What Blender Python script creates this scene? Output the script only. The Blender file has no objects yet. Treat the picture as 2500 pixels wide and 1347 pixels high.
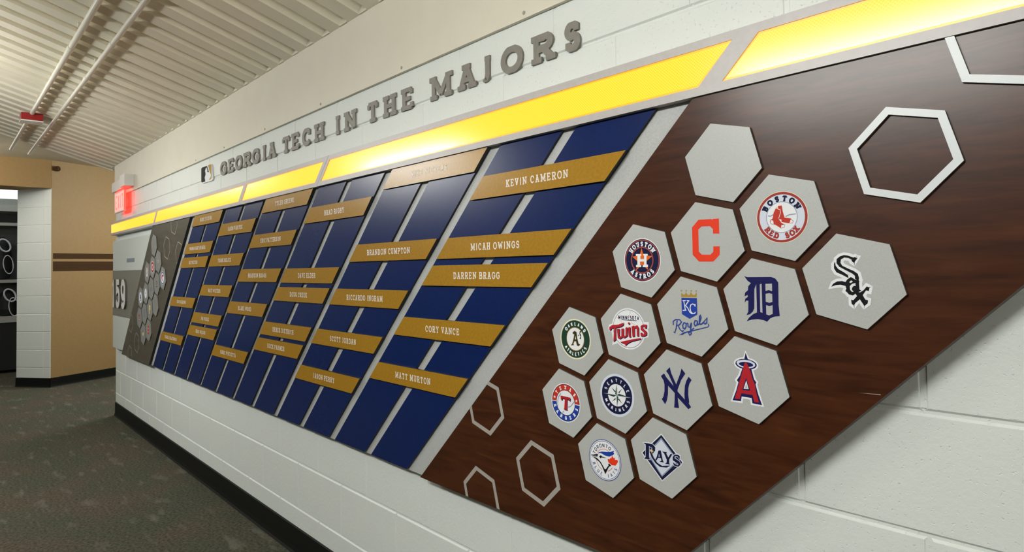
import bpy, bmesh, math, random
from mathutils import Matrix, Vector

# ------------------------------------------------------------------ camera, world, lights, exposure
SC = bpy.context.scene
COL = SC.collection
SC.view_settings.view_transform = 'Standard'
SC.view_settings.look = 'None'
SC.view_settings.exposure = 0.0
SC.view_settings.gamma = 1.0
SC.view_settings.use_curve_mapping = False

cam_data = bpy.data.cameras.new('camera')
cam = bpy.data.objects.new('camera', cam_data)
COL.objects.link(cam)
CAM_R = Vector((0.679573, 0.733383, -0.018185)); CAM_U = Vector((0.035691, -0.008292, 0.999328)); CAM_F = Vector((-0.73274, 0.679765, 0.03181))
M = Matrix((CAM_R, CAM_U, -CAM_F)).transposed().to_4x4()
M.translation = Vector((0.50468, -1.20443, 1.26954))
cam.matrix_world = M
cam_data.sensor_fit = 'HORIZONTAL'
cam_data.sensor_width = 36.0
cam_data.lens = 1518.45 / 2500 * 36.0
cam_data.shift_y = -70.98 / 2500
cam_data.clip_start = 0.02
SC.camera = cam

world = bpy.data.worlds.new('world')
SC.world = world
world.use_nodes = True
world.node_tree.nodes['Background'].inputs[0].default_value = (0.85, 0.95, 1.0, 1)
world.node_tree.nodes['Background'].inputs[1].default_value = 0.25

LAMP_STRENGTH = 47.0     # fluorescent diffusers hanging from the deck
AMBER_STRENGTH = 1.0      # the amber light boxes
# ------------------------------------------------------------------ data (metres on the wall: x along it, z up)
CEN={'orioles': [-0.1175, 1.4711], 'redsox': [-0.0003, 1.3528], 'whitesox': [0.1161, 1.235], 'astros': [-0.3142, 1.2783], 'c': [-0.1568, 1.3143], 'd': [-0.0394, 1.1954], 'royals': [-0.1958, 1.1603], 'twins': [-0.354, 1.1209], 'as': [-0.5127, 1.0853], 'rangers': [-0.5522, 0.9288], 'mariners': [-0.3939, 0.9676], 'yankees': [-0.2351, 1.0036], 'angels': [-0.0787, 1.0429], 'jays': [-0.4333, 0.8128], 'rays': [-0.275, 0.8523], 'ring': [0.2002, 1.4416]}
PLATES=[('KEVIN CAMERON', 1.5004), ('MICAH OWINGS', 1.3298), ('DARREN BRAGG', 1.2458), ('CORY VANCE', 1.0757), ('MATT MURTON', 0.9077), ('MIKE NICKEAS', 1.5875), ('BRANDON CUMPTON', 1.3309), ('RICCARDO INGRAM', 1.1643), ('SCOTT JORDAN', 0.997), ('JASON PERRY', 0.8323), ('BRAD RIGBY', 1.5019), ('DAVE ELDER', 1.2481), ('DOUG CREEK', 1.1646), ('DEREK DIETRICH', 0.9976), ('BUCK FARMER', 0.9164), ('TYLER GREENE', 1.5852), ('ERIC PATTERSON', 1.4179), ('BRANDON BOGGS', 1.2495), ('BLAKE WOOD', 1.0806), ('MARC PISCIOTTA', 0.8299), ('JASON VARITEK', 1.5013), ('FRANK BOLICK', 1.3341), ('MATT WIETERS', 1.1649), ('JIM POOLE', 0.997), ('KRIS WILSON', 0.9151), ('MARK TEIXEIRA', 1.5835), ('NOMAR GARCIAPARRA', 1.4171), ('JAY PAYTON', 1.3321), ('KEVIN BROWN', 1.082), ('CHARLIE BLACKMON', 0.834)]
LETTERS=[('G', -3.2464, -3.1393), ('E', -3.1134, -3.0212), ('O', -3.0004, -2.8979), ('R', -2.8746, -2.7693), ('G', -2.754, -2.6535), ('I', -2.6262, -2.5611), ('A', -2.5442, -2.4477), ('T', -2.3753, -2.286), ('E', -2.2669, -2.1823), ('C', -2.1548, -2.0659), ('H', -2.0329, -1.9401), ('I', -1.8497, -1.7913), ('N', -1.765, -1.6645), ('T', -1.584, -1.5015), ('H', -1.4687, -1.38), ('E', -1.3473, -1.2698), ('M', -1.175, -1.0519), ('A', -1.0242, -0.9341), ('J', -0.9091, -0.8607), ('O', -0.8204, -0.7282), ('R', -0.6942, -0.604), ('S', -0.5739, -0.5151)]
MLB={'out': [(-997, 404), (-852, 477), (869, 458), (1003, 397), (1173, -485), (1084, -548), (-715, -523), (-907, -472)], 'K': [(-939, 412), (-804, 455), (139, 443), (340, 233), (521, 18), (228, 45), (211, 220), (73, 357), (-95, 319), (-217, 185), (-125, 24), (-126, -66), (-286, -226), (-166, -465), (-810, -467), (-945, -392)], 'Y': [(342, 446), (851, 446), (958, 373), (1005, -408), (635, -476), (545, -419), (862, -303), (846, -154), (684, -23)]}
LOGO={
'redsox':[('D','C',-1,-3,481),('D','M',-1,-3,471),('D','E2',-1,-3,424),('T','N','BOSTON',-1,-3,351,113,150,32,0,0.3,1),('T','M','RED SOX',-1,-3,353,113,220,318,1,0.3,1),('D','E',-1,-3,294),('D','W',-1,-3,280),('S','E',21,[(-260,41),(-211,30),(-154,54)]),('S','E',21,[(70,3),(145,32),(264,39)]),('P','R',[(-64,211),(9,216),(26,95),(56,-16),(169,-37),(214,-94),(193,-122),(113,-121),(-8,-93),(-60,-22),(-56,101)]),('P','W',[(169,-51),(214,-94),(193,-122),(143,-119)]),('S','M',7,[(169,-48),(215,-94),(196,-125),(140,-122)]),('P','W',[(-58,-35),(-6,-46),(-2,-91),(-34,-64)]),('S','W',13,[(-27,153),(-18,85),(-63,-35)]),('P','R',[(-95,186),(-27,159),(-22,85),(-60,-22),(-8,-107),(52,-145),(43,-191),(-25,-204),(-126,-134),(-201,-115),(-216,-52),(-170,-14),(-146,94)]),('P','W',[(-7,-150),(52,-145),(43,-191),(-18,-204)]),('S','M',7,[(-7,-148),(54,-142),(46,-194),(-25,-207)]),('S','M',7,[(-158,-59),(-213,-39),(-220,-73),(-202,-118),(-153,-125)]),('P','W',[(-210,-41),(-158,-59),(-153,-122),(-201,-115)]),('S','C',12,[(-98,173),(-30,140)])],
'whitesox':[('S','W',96,[(111,390),(49,307),(21,329),(9,364),(-36,390),(-101,399),(-156,368),(-167,311),(-139,260),(-61,217),(42,167),(105,117),(122,47),(114,-9),(57,33),(59,82),(14,124),(-89,182),(-187,240),(-232,305),(-227,376),(-174,421),(-107,442),(-41,432),(43,396),(69,405),(88,386),(111,390)]),('P','W',[(111,390),(49,307),(21,329),(9,364),(-36,390),(-101,399),(-156,368),(-167,311),(-139,260),(-61,217),(42,167),(105,117),(122,47),(114,-9),(57,33),(59,82),(14,124),(-89,182),(-187,240),(-232,305),(-227,376),(-174,421),(-107,442),(-41,432),(43,396),(69,405),(88,386)]),('S','W',96,[(-273,291),(-255,334),(-247,262),(-208,204),(-116,146),(-52,96),(-43,47),(-66,55),(-144,101),(-237,144),(-275,212),(-273,291)]),('P','W',[(-273,291),(-255,334),(-247,262),(-208,204),(-116,146),(-52,96),(-43,47),(-66,55),(-144,101),(-237,144),(-275,212)]),('S','W',96,[(-333,-109),(-298,-54),(-229,-13),(-148,-7),(-95,-24),(-68,19),(-7,64),(63,19),(127,-2),(119,-37),(122,-148),(153,-169),(108,-193),(62,-219),(15,-255),(-50,-235),(-75,-201),(-103,-180),(-86,-137),(-98,-92),(-177,-70),(-258,-79),(-333,-109)]),('P','W',[(-333,-109),(-298,-54),(-229,-13),(-148,-7),(-95,-24),(-68,19),(-7,64),(63,19),(127,-2),(119,-37),(122,-148),(153,-169),(108,-193),(62,-219),(15,-255),(-50,-235),(-75,-201),(-103,-180),(-86,-137),(-98,-92),(-177,-70),(-258,-79)]),('S','W',96,[(238,-94),(278,-118),(267,-174),(223,-163),(170,-245),(208,-320),(249,-329),(241,-382),(189,-428),(171,-398),(123,-316),(57,-373),(22,-423),(-9,-396),(-16,-326),(19,-335),(80,-261),(55,-219),(82,-191),(133,-197),(185,-161),(238,-94)]),('P','W',[(238,-94),(278,-118),(267,-174),(223,-163),(170,-245),(208,-320),(249,-329),(241,-382),(189,-428),(171,-398),(123,-316),(57,-373),(22,-423),(-9,-396),(-16,-326),(19,-335),(80,-261),(55,-219),(82,-191),(133,-197),(185,-161)]),('P','K',[(111,390),(49,307),(21,329),(9,364),(-36,390),(-101,399),(-156,368),(-167,311),(-139,260),(-61,217),(42,167),(105,117),(122,47),(114,-9),(57,33),(59,82),(14,124),(-89,182),(-187,240),(-232,305),(-227,376),(-174,421),(-107,442),(-41,432),(43,396),(69,405),(88,386)]),('P','K',[(-273,291),(-255,334),(-247,262),(-208,204),(-116,146),(-52,96),(-43,47),(-66,55),(-144,101),(-237,144),(-275,212)]),('P','K',[(-333,-109),(-298,-54),(-229,-13),(-148,-7),(-95,-24),(-68,19),(-7,64),(63,19),(127,-2),(119,-37),(122,-148),(153,-169),(108,-193),(62,-219),(15,-255),(-50,-235),(-75,-201),(-103,-180),(-86,-137),(-98,-92),(-177,-70),(-258,-79)]),('P','K',[(238,-94),(278,-118),(267,-174),(223,-163),(170,-245),(208,-320),(249,-329),(241,-382),(189,-428),(171,-398),(123,-316),(57,-373),(22,-423),(-9,-396),(-16,-326),(19,-335),(80,-261),(55,-219),(82,-191),(133,-197),(185,-161)]),('P','W',[(-36,-24),(-3,5),(25,-18),(-17,-40)]),('P','W',[(-29,-94),(9,-54),(61,-40),(66,-86),(33,-89),(6,-122),(1,-157),(30,-186),(4,-192),(-25,-157)])],
'astros':[('D','W',-2,7,490),('D','N',-2,7,470),('D','M2',-2,7,456),('D','N',-2,7,431),('T','W','HOUSTON',-2,7,360,110,143,36,0,0.23,1),('T','W','ASTROS',-2,7,360,110,225,316,1,0.23,1),('D','M2',-2,7,301),('D','N',-2,7,272),('P','O',[(-7,280),(39,111),(272,91),(106,-24),(159,-219),(4,-97),(-165,-214),(-116,-24),(-264,90),(-60,113)]),('P','W',[(-163,146),(-17,142),(-18,102),(-43,103),(-45,32),(53,30),(56,107),(34,108),(35,144),(153,140),(152,101),(121,102),(116,-95),(154,-95),(153,-152),(12,-150),(14,-97),(50,-98),(52,-27),(-56,-25),(-58,-103),(-27,-104),(-29,-149),(-166,-148),(-165,-99),(-130,-100),(-124,101),(-164,102)])],
'c':[('P','O2',[(-156,450),(142,446),(157,425),(168,446),(301,446),(300,141),(163,148),(163,243),(96,304),(-87,308),(-166,247),(-169,-205),(-99,-271),(93,-276),(159,-218),(162,-110),(301,-115),(296,-284),(151,-418),(-168,-412),(-310,-268),(-308,300)])],
'd':[('P','N2',[(-245,341),(-310,387),(-374,475),(-308,458),(152,462),(234,431),(287,356),(280,-66),(297,-268),(197,-280),(113,-318),(52,-387),(-15,-359),(-129,-344),(-246,-361),(-350,-394),(-303,-324),(-213,-250),(-140,-219),(-137,332)]),('P','N2',[(-245,341),(-129,342),(-180,227),(-192,-137),(-226,-208),(-286,-260),(-353,-277),(-314,-212),(-305,0),(-344,6),(-383,-38),(-366,40),(-313,77),(-319,112),(-379,83),(-369,153),(-309,204),(-299,282)]),('P','S',[(-68,319),(-33,333),(-32,-221),(-75,-209)]),('P','S',[(42,329),(169,335),(167,193),(102,214),(41,195)]),('P','S',[(40,140),(107,155),(166,139),(165,-8),(105,-27),(38,-7)]),('P','S',[(43,-73),(106,-88),(167,-69),(164,-234),(94,-264),(41,-246)]),('P','S',[(-174,241),(-140,311),(-139,-198),(-198,-228),(-188,-137)])],
'royals':[('P','Y',[(-216,469),(-203,477),(-180,445),(-148,440),(-119,457),(-98,502),(-79,458),(-45,434),(-14,445),(15,502),(41,453),(88,436),(119,455),(133,504),(150,469),(145,391),(-217,388)]),('P','Y',[(-229,521),(-222,534),(-209,540),(-196,534),(-190,522),(-197,509),(-210,503),(-223,509)]),('P','Y',[(-112,523),(-105,536),(-92,542),(-80,536),(-74,524),(-81,511),(-94,505),(-106,511)]),('P','Y',[(5,522),(11,535),(24,541),(36,535),(42,523),(35,510),(23,504),(10,510)]),('P','Y',[(121,524),(128,537),(140,542),(152,537),(158,525),(152,512),(139,506),(127,512)]),('P','B',[(-214,374),(148,377),(148,38),(-29,-61),(-213,31)]),('S','W',20,[(-160,319),(-126,114)]),('S','W',20,[(-187,315),(-112,317)]),('S','W',20,[(-190,109),(-102,119)]),('S','W',20,[(-41,317),(-127,205)]),('S','W',20,[(-126,219),(-69,165),(-25,83),(21,51),(92,60),(108,89)]),('S','W',20,[(-88,318),(-25,316)]),('S','W',20,[(105,254),(103,199)]),('S','W',20,[(104,227),(51,253),(3,230),(-14,167),(-1,98),(45,47)]),('S','B2',25,[(-426,-210),(-427,-132),(-365,-91),(-268,-89),(-226,-136),(-280,-198),(-337,-215)]),('S','B2',25,[(-330,-106),(-359,-270),(-395,-371),(-422,-352)]),('S','B2',25,[(-312,-214),(-263,-299),(-212,-334),(-179,-308)]),('S','B2',25,[(-119,-158),(-166,-146),(-203,-205),(-189,-267),(-154,-279),(-121,-228),(-119,-172),(-79,-149)]),('S','B2',25,[(-74,-149),(-73,-225),(-34,-237),(8,-137)]),('S','B2',25,[(8,-137),(-15,-277),(-2,-366),(-39,-401),(-62,-356),(-13,-305),(67,-245)]),('S','B2',25,[(148,-95),(95,-91),(70,-148),(91,-202),(138,-171),(151,-95),(154,-178),(185,-155)]),('S','B2',25,[(185,-155),(235,-16),(221,32),(197,-4),(193,-127),(223,-167)]),('S','B2',25,[(223,-167),(285,-116),(371,-20),(360,-118),(322,-148),(292,-129)]),('P','B2',[(-311,-425),(-172,-343),(-60,-315),(380,-196),(396,-164),(374,-139),(404,-143),(412,-177),(384,-212),(-125,-356),(-189,-386),(-206,-408),(-254,-404)])],
'twins':[('D','W',-23,32,467),('P','W',[(-602,21),(-566,98),(-453,133),(535,215),(534,75),(497,58),(528,-24),(508,-123),(407,-144),(-337,-315),(-496,-374),(-464,-251),(-505,-62),(-580,-52)]),('D','N',-23,32,432),('D','W',-23,32,423),('S','P',15,[(45,460),(20,361),(63,176),(175,124)]),('S','P',15,[(-374,307),(-231,204),(-197,147)]),('S','P',15,[(312,-194),(276,-253)]),('S','P',15,[(-140,-357),(-51,-394)]),('L','N','MINNESOTA',(-303,237),(278,237),92,0.2,0),('S','N',14,[(-212,227),(212,226)]),('P','N',[(-544,-52),(-551,21),(-457,79),(-291,95),(-126,148),(-146,89),(-219,48),(-357,18),(-365,-261),(-440,-308),(-407,15),(-478,-4),(-513,-53)]),('P','N',[(-330,-9),(-248,3),(-262,-180),(-208,-162),(-203,6),(-130,17),(-139,-157),(-90,-139),(-85,35),(-31,52),(-37,-150),(-119,-199),(-172,-189),(-246,-230),(-309,-213)]),('P','N',[(-23,38),(49,64),(51,-144),(78,-149),(24,-172),(-2,-155)]),('P','N',[(-10,157),(13,167),(37,160),(44,140),(24,120),(-3,120),(-16,137)]),('P','N',[(84,73),(146,99),(172,86),(242,114),(283,57),(278,-128),(226,-135),(226,39),(170,43),(165,-143),(104,-155)]),('P','N',[(498,140),(487,55),(445,52),(438,101),(387,98),(386,56),(493,-15),(491,-85),(423,-125),(329,-125),(323,-54),(374,-44),(381,-86),(424,-69),(417,-34),(333,17),(331,102),(397,137)]),('P','N',[(-248,-299),(93,-213),(336,-166),(327,-195),(92,-256),(-15,-307),(-97,-368),(-123,-330)]),('P','R2',[(-561,-36),(-568,38),(-473,95),(-307,112),(-142,165),(-162,106),(-235,65),(-373,35),(-381,-245),(-456,-291),(-423,32),(-494,13),(-529,-37)]),('P','R2',[(-346,7),(-264,19),(-278,-164),(-223,-146),(-218,22),(-146,34),(-155,-141),(-106,-123),(-101,51),(-47,69),(-53,-134),(-134,-183),(-188,-172),(-262,-214),(-325,-197)]),('P','R2',[(-38,55),(33,81),(36,-128),(62,-133),(9,-156),(-17,-139)]),('P','R2',[(-26,174),(-2,184),(22,176),(29,157),(9,137),(-18,137),(-32,153)]),('P','R2',[(69,90),(131,115),(157,102),(227,130),(268,73),(263,-112),(211,-119),(211,55),(155,59),(150,-127),(88,-139)]),('P','R2',[(483,156),(472,71),(430,68),(423,117),(372,114),(371,72),(479,1),(477,-69),(408,-109),(314,-109),(308,-38),(359,-28),(367,-70),(410,-53),(402,-18),(318,33),(316,118),(382,153)]),('P','R2',[(-264,-283),(78,-197),(322,-151),(312,-180),(77,-240),(-31,-291),(-113,-352),(-138,-314)])],
'as':[('D','C',-42,40,495),('D','G',-42,40,460),('T','W','OAKLAND',-42,40,371,94,141,37,0,0.26,0),('T','W','ATHLETICS',-42,40,371,94,215,327,1,0.26,0),('D','Y',-42,40,289),('D','W',-42,40,274),('S','Y',17,[(-124,192),(-59,233),(0,207),(16,68),(61,-70),(109,-81),(69,-121),(11,-111),(-16,-9),(-76,-13),(-112,-91),(-84,-111),(-189,-124),(-143,-86),(-94,45),(-65,159),(-101,161),(-124,192)]),('P','G2',[(-124,192),(-59,233),(0,207),(16,68),(61,-70),(109,-81),(69,-121),(11,-111),(-16,-9),(-76,-13),(-112,-91),(-84,-111),(-189,-124),(-143,-86),(-94,45),(-65,159),(-101,161)]),('P','C',[(-50,63),(-32,124),(-15,36),(-55,30)]),('L','G2','S',(90,51),(152,48),200,0.22,0),('S','G2',25,[(61,152),(60,122)])],
'rangers':[('D','W',-12,0,483),('D','N',-12,0,459),('H','R',-12,0,445,0,180),('H','B',-12,0,445,180,360),('S','W',19,[(-472,0),(447,0)]),('T','W','TEXAS',-12,0,377,91,142,38,0,0.22,1),('T','W','RANGERS',-12,0,377,91,198,342,1,0.24,1),('P','W',[(-383,139),(-395,109),(-430,104),(-403,90),(-413,61),(-384,82),(-356,69),(-365,96),(-338,117),(-372,113)]),('P','W',[(346,133),(334,104),(302,99),(327,86),(318,57),(345,78),(371,65),(363,91),(388,112),(357,107)]),('D','N',-12,0,312),('D','W',-12,0,302),('S','E',26,[(-166,211),(-252,105),(-281,-15),(-274,-130)]),('S','E',26,[(282,67),(155,-65),(74,-98)]),('S','E',26,[(-121,-264),(-80,-215)]),('P','N',[(-158,135),(174,125),(158,38),(121,61),(67,71),(53,-174),(75,-191),(-70,-193),(-40,-170),(-14,70),(-82,79),(-112,30),(-151,36)]),('P','R2',[(-177,159),(156,148),(140,61),(102,84),(49,94),(34,-151),(57,-168),(-89,-170),(-59,-147),(-33,93),(-101,102),(-131,53),(-170,59)])],
'mariners':[('D','E2',3,17,489),('D','N',3,17,433),('T','W','SEATTLE',3,17,337,83,158,23,0,0.22,0),('T','W','MARINERS',3,17,337,83,206,341,1,0.22,0),('D','W',3,17,254),('P','T',[(-150,188),(-51,76),(-23,102)]),('P','T',[(162,192),(50,90),(77,72)]),('P','T',[(161,-163),(64,-47),(36,-72)]),('P','T',[(-151,-158),(-46,-55),(-19,-73)]),('P','T2',[(-396,18),(-53,17),(6,15),(-82,-26)]),('P','T',[(-396,18),(-7,14),(-82,-31)]),('P','W2',[(-396,18),(-43,33),(-7,14)]),('P','W2',[(420,15),(29,-8),(6,15),(139,8)]),('P','T',[(6,15),(68,63),(140,51),(420,15)]),('P','W2',[(6,15),(420,15),(138,-7),(29,-8)]),('P','T',[(5,281),(6,15),(-39,41)]),('P','W2',[(5,281),(40,52),(6,15)]),('P','W2',[(9,-247),(6,15),(-27,-30)]),('P','T',[(9,-247),(6,15),(47,-20)])],
'yankees':[('P','N2',[(-295,304),(-381,237),(-316,151),(-294,68),(-298,-76),(-327,-195),(-371,-258),(-290,-358),(-245,-269),(-213,-136),(-204,50),(-257,187)]),('P','N2',[(-295,304),(-247,231),(-78,66),(17,-34),(196,-191),(259,-210),(289,-261),(339,-323),(274,-377),(216,-327),(29,-170),(-58,-72),(-207,53),(-292,125),(-381,237)]),('P','N2',[(298,301),(367,240),(313,158),(283,57),(279,-82),(298,-232),(257,-280),(193,-194),(189,-67),(205,102),(240,204)]),('P','N2',[(-149,453),(-243,360),(-187,295),(-93,121),(-40,-13),(-51,-227),(-67,-391),(51,-387),(30,-243),(24,-61),(26,-5),(124,218),(224,356),(136,455),(101,342),(-4,104),(-73,237),(-119,331)])],
'angels':[('S','W',70,[(-1,518),(43,395),(110,199),(155,23),(197,-28),(181,-71),(226,-246),(298,-449),(107,-440),(93,-341),(-107,-340),(-125,-435),(-299,-439),(-216,-235),(-166,-72),(-198,-34),(-132,59),(-66,236),(-32,388),(-1,518)]),('S','W',60,[(217,295),(206,264),(175,236),(127,214),(66,199),(-1,194),(-68,199),(-129,213),(-177,236),(-208,264),(-218,296),(-206,328),(-174,356),(-124,379),(-62,393),(6,397),(73,392),(132,377),(179,354),(208,326),(217,295)]),('P','N2',[(-1,518),(43,395),(110,199),(155,23),(197,-28),(181,-71),(226,-246),(298,-449),(107,-440),(93,-341),(-107,-340),(-125,-435),(-299,-439),(-216,-235),(-166,-72),(-198,-34),(-132,59),(-66,236),(-32,388)]),('P','N2',[(217,295),(206,264),(175,236),(127,214),(66,199),(-1,194),(-68,199),(-129,213),(-177,236),(-208,264),(-218,296),(-206,328),(-174,356),(-124,379),(-62,393),(6,397),(73,392),(132,377),(179,354),(208,326)]),('P','E2',[(187,295),(177,272),(151,251),(110,234),(58,223),(0,219),(-58,223),(-110,234),(-151,251),(-178,272),(-186,296),(-176,320),(-148,341),(-106,358),(-53,368),(5,372),(62,368),(113,357),(153,340),(179,318)]),('P','N2',[(146,292),(139,278),(118,265),(86,255),(46,248),(1,246),(-44,248),(-84,255),(-117,265),(-137,279),(-144,293),(-136,308),(-115,321),(-82,331),(-41,337),(4,339),(49,337),(88,330),(120,320),(140,307)]),('P','R2',[(-1,335),(32,303),(94,148),(126,19),(160,-46),(197,-263),(242,-409),(146,-409),(116,-281),(-112,-278),(-146,-395),(-252,-403),(-177,-173),(-143,-55),(-52,224)]),('S','E2',30,[(-184,302),(-153,341),(-32,364),(86,361),(172,317)]),('P','R2',[(-1,335),(32,303),(59,221),(-59,223),(-27,311)]),('P','N2',[(-6,32),(72,-204),(-88,-211)]),('P','W',[(-3,-17),(42,-178),(-61,-181)]),('P','S',[(-5,-74),(16,-165),(-34,-166)])],
'jays':[('D','B3',1,3,476),('D','W',1,3,459),('D','B3',1,3,440),('D','W',1,3,429),('T','N','TORONTO',1,3,333,90,159,63,0,0.17,0),('T','E3','BLUE JAYS',1,3,352,90,203,335,1,0.2,0),('S','R',11,[(146,210),(110,231),(71,246),(30,254),(-11,256),(-52,250),(-92,238),(-130,219),(-163,194),(-193,164),(-217,130)]),('S','R',11,[(-247,-39),(-241,-65),(-232,-90),(-221,-114),(-207,-137),(-191,-158),(-173,-177),(-153,-195),(-132,-210),(-108,-223),(-84,-233)]),('S','R',11,[(88,-233),(104,-226),(120,-219),(135,-210),(150,-200),(164,-189),(177,-177),(189,-165),(200,-151),(211,-137),(220,-122)]),('P','B',[(-196,108),(-176,150),(-88,183),(65,206),(178,229),(291,281),(262,232),(289,208),(250,171),(137,111),(24,109),(-70,134),(-128,145),(-176,124)]),('P','K',[(-413,45),(-225,105),(-197,93),(-217,41),(-306,25),(-394,30)]),('S','W',10,[(-364,46),(-246,65)]),('P','K',[(-394,14),(-228,4),(-115,-69),(-4,-208),(30,-200),(112,-93),(100,-64),(129,-46),(191,-84),(121,-128),(11,-323),(-79,-165),(-153,-77),(-287,-19)]),('P','K',[(-169,54),(-110,93),(-76,73),(70,60),(-92,43),(-122,16)]),('P','O2',[(226,154),(261,103),(295,122),(303,72),(377,88),(388,40),(318,-56),(206,-70),(105,-21),(88,49),(154,55),(165,94),(196,86)])],
'rays':[('P','W',[(-8,513),(526,8),(-17,-514),(-540,-6)]),('S','W',47,[(-477,225),(-326,239),(-335,-54),(-311,-110),(-469,-123),(-423,-73),(-416,192),(-477,225)]),('S','W',47,[(-335,237),(-231,236),(-167,183),(-174,110),(-237,36),(-315,40),(-322,87),(-261,92),(-247,160),(-337,179),(-335,237)]),('S','W',47,[(-314,52),(-262,55),(-213,-43),(-122,-139),(-4,-178),(206,-125),(113,-190),(-56,-214),(-174,-157),(-274,-49),(-314,52)]),('S','W',47,[(-88,134),(-28,146),(20,-66),(49,-95),(-70,-106),(-18,-74),(-30,-19),(-101,-27),(-137,-85),(-180,-94),(-135,-12),(-88,134)]),('S','W',47,[(5,132),(131,140),(109,110),(156,35),(213,120),(263,125),(180,-3),(177,-88),(207,-106),(74,-114),(111,-82),(118,-23),(55,99),(5,132)]),('S','W',47,[(441,120),(431,48),(384,108),(319,97),(313,53),(433,9),(452,-57),(394,-111),(297,-108),(263,-39),(314,-62),(379,-84),(404,-53),(267,-1),(266,72),(320,132),(402,142),(441,120)]),('P','N',[(-6,484),(497,-2),(-13,-487),(-510,0)]),('P','E',[(-11,422),(401,13),(-15,-416),(-395,9)]),('P','E2',[(-11,379),(365,6),(-15,-380),(-351,13)]),('S','E2',25,[(-477,225),(-326,239),(-335,-54),(-311,-110),(-469,-123),(-423,-73),(-416,192),(-477,225)]),('S','E2',25,[(-335,237),(-231,236),(-167,183),(-174,110),(-237,36),(-315,40),(-322,87),(-261,92),(-247,160),(-337,179),(-335,237)]),('S','E2',25,[(-314,52),(-262,55),(-213,-43),(-122,-139),(-4,-178),(206,-125),(113,-190),(-56,-214),(-174,-157),(-274,-49),(-314,52)]),('S','E2',25,[(-88,134),(-28,146),(20,-66),(49,-95),(-70,-106),(-18,-74),(-30,-19),(-101,-27),(-137,-85),(-180,-94),(-135,-12),(-88,134)]),('S','E2',25,[(5,132),(131,140),(109,110),(156,35),(213,120),(263,125),(180,-3),(177,-88),(207,-106),(74,-114),(111,-82),(118,-23),(55,99),(5,132)]),('S','E2',25,[(441,120),(431,48),(384,108),(319,97),(313,53),(433,9),(452,-57),(394,-111),(297,-108),(263,-39),(314,-62),(379,-84),(404,-53),(267,-1),(266,72),(320,132),(402,142),(441,120)]),('P','N',[(-477,225),(-326,239),(-335,-54),(-311,-110),(-469,-123),(-423,-73),(-416,192)]),('P','N',[(-335,237),(-231,236),(-167,183),(-174,110),(-237,36),(-315,40),(-322,87),(-261,92),(-247,160),(-337,179)]),('P','N',[(-314,52),(-262,55),(-213,-43),(-122,-139),(-4,-178),(206,-125),(113,-190),(-56,-214),(-174,-157),(-274,-49)]),('P','N',[(-88,134),(-28,146),(20,-66),(49,-95),(-70,-106),(-18,-74),(-30,-19),(-101,-27),(-137,-85),(-180,-94),(-135,-12)]),('P','N',[(5,132),(131,140),(109,110),(156,35),(213,120),(263,125),(180,-3),(177,-88),(207,-106),(74,-114),(111,-82),(118,-23),(55,99)]),('P','N',[(441,120),(431,48),(384,108),(319,97),(313,53),(433,9),(452,-57),(394,-111),(297,-108),(263,-39),(314,-62),(379,-84),(404,-53),(267,-1),(266,72),(320,132),(402,142)]),('P','E2',[(-74,72),(-59,4),(-87,-2)]),('P','Y2',[(-254,141),(-270,95),(-323,72),(-271,70),(-258,30),(-242,76),(-190,99),(-241,101)])],
}

# ------------------------------------------------------------------ materials
def new_mat(name):
    m = bpy.data.materials.new(name); m.use_nodes = True
    nt = m.node_tree
    return m, nt, nt.nodes['Principled BSDF']

def simple(name, col, rough=0.5, metal=0.0, spec=0.5, emit=None, es=0.0, coat=0.0):
    m, nt, b = new_mat(name)
    b.inputs['Base Color'].default_value = (*col, 1)
    b.inputs['Roughness'].default_value = rough
    b.inputs['Metallic'].default_value = metal
    b.inputs['Specular IOR Level'].default_value = spec
    b.inputs['Coat Weight'].default_value = coat
    if emit:
        b.inputs['Emission Color'].default_value = (*emit, 1)
        b.inputs['Emission Strength'].default_value = es
    return m

def add_noise(m, scale, amount, bump=0.0, dist=0.002, detail=4, stretch=(1, 1, 1), c2=None, bump_scale=None, rough_var=0.0):
    """mix a second colour in by noise and add a fine bump, in object space"""
    nt = m.node_tree; b = nt.nodes['Principled BSDF']
    tc = nt.nodes.new('ShaderNodeTexCoord'); mp = nt.nodes.new('ShaderNodeMapping')
    mp.inputs['Scale'].default_value = stretch
    nt.links.new(tc.outputs['Object'], mp.inputs['Vector'])
    n = nt.nodes.new('ShaderNodeTexNoise'); n.inputs['Scale'].default_value = scale; n.inputs['Detail'].default_value = detail
    nt.links.new(mp.outputs[0], n.inputs['Vector'])
    base = tuple(b.inputs['Base Color'].default_value)
    if c2 is None: c2 = tuple(c * (1 - amount) for c in base[:3])
    r = nt.nodes.new('ShaderNodeMapRange'); r.inputs[1].default_value = 0.35; r.inputs[2].default_value = 0.65
    nt.links.new(n.outputs['Fac'], r.inputs[0])
    mx = nt.nodes.new('ShaderNodeMix'); mx.data_type = 'RGBA'
    nt.links.new(r.outputs[0], mx.inputs['Factor'])
    mx.inputs['A'].default_value = base; mx.inputs['B'].default_value = (*c2, 1)
    nt.links.new(mx.outputs['Result'], b.inputs['Base Color'])
    if bump:
        n2 = n
        if bump_scale:
            n2 = nt.nodes.new('ShaderNodeTexNoise'); n2.inputs['Scale'].default_value = bump_scale; n2.inputs['Detail'].default_value = 5
            nt.links.new(mp.outputs[0], n2.inputs['Vector'])
        bp = nt.nodes.new('ShaderNodeBump'); bp.inputs['Strength'].default_value = bump; bp.inputs['Distance'].default_value = dist
        nt.links.new(n2.outputs['Fac'], bp.inputs['Height']); nt.links.new(bp.outputs[0], b.inputs['Normal'])
    return m

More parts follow.
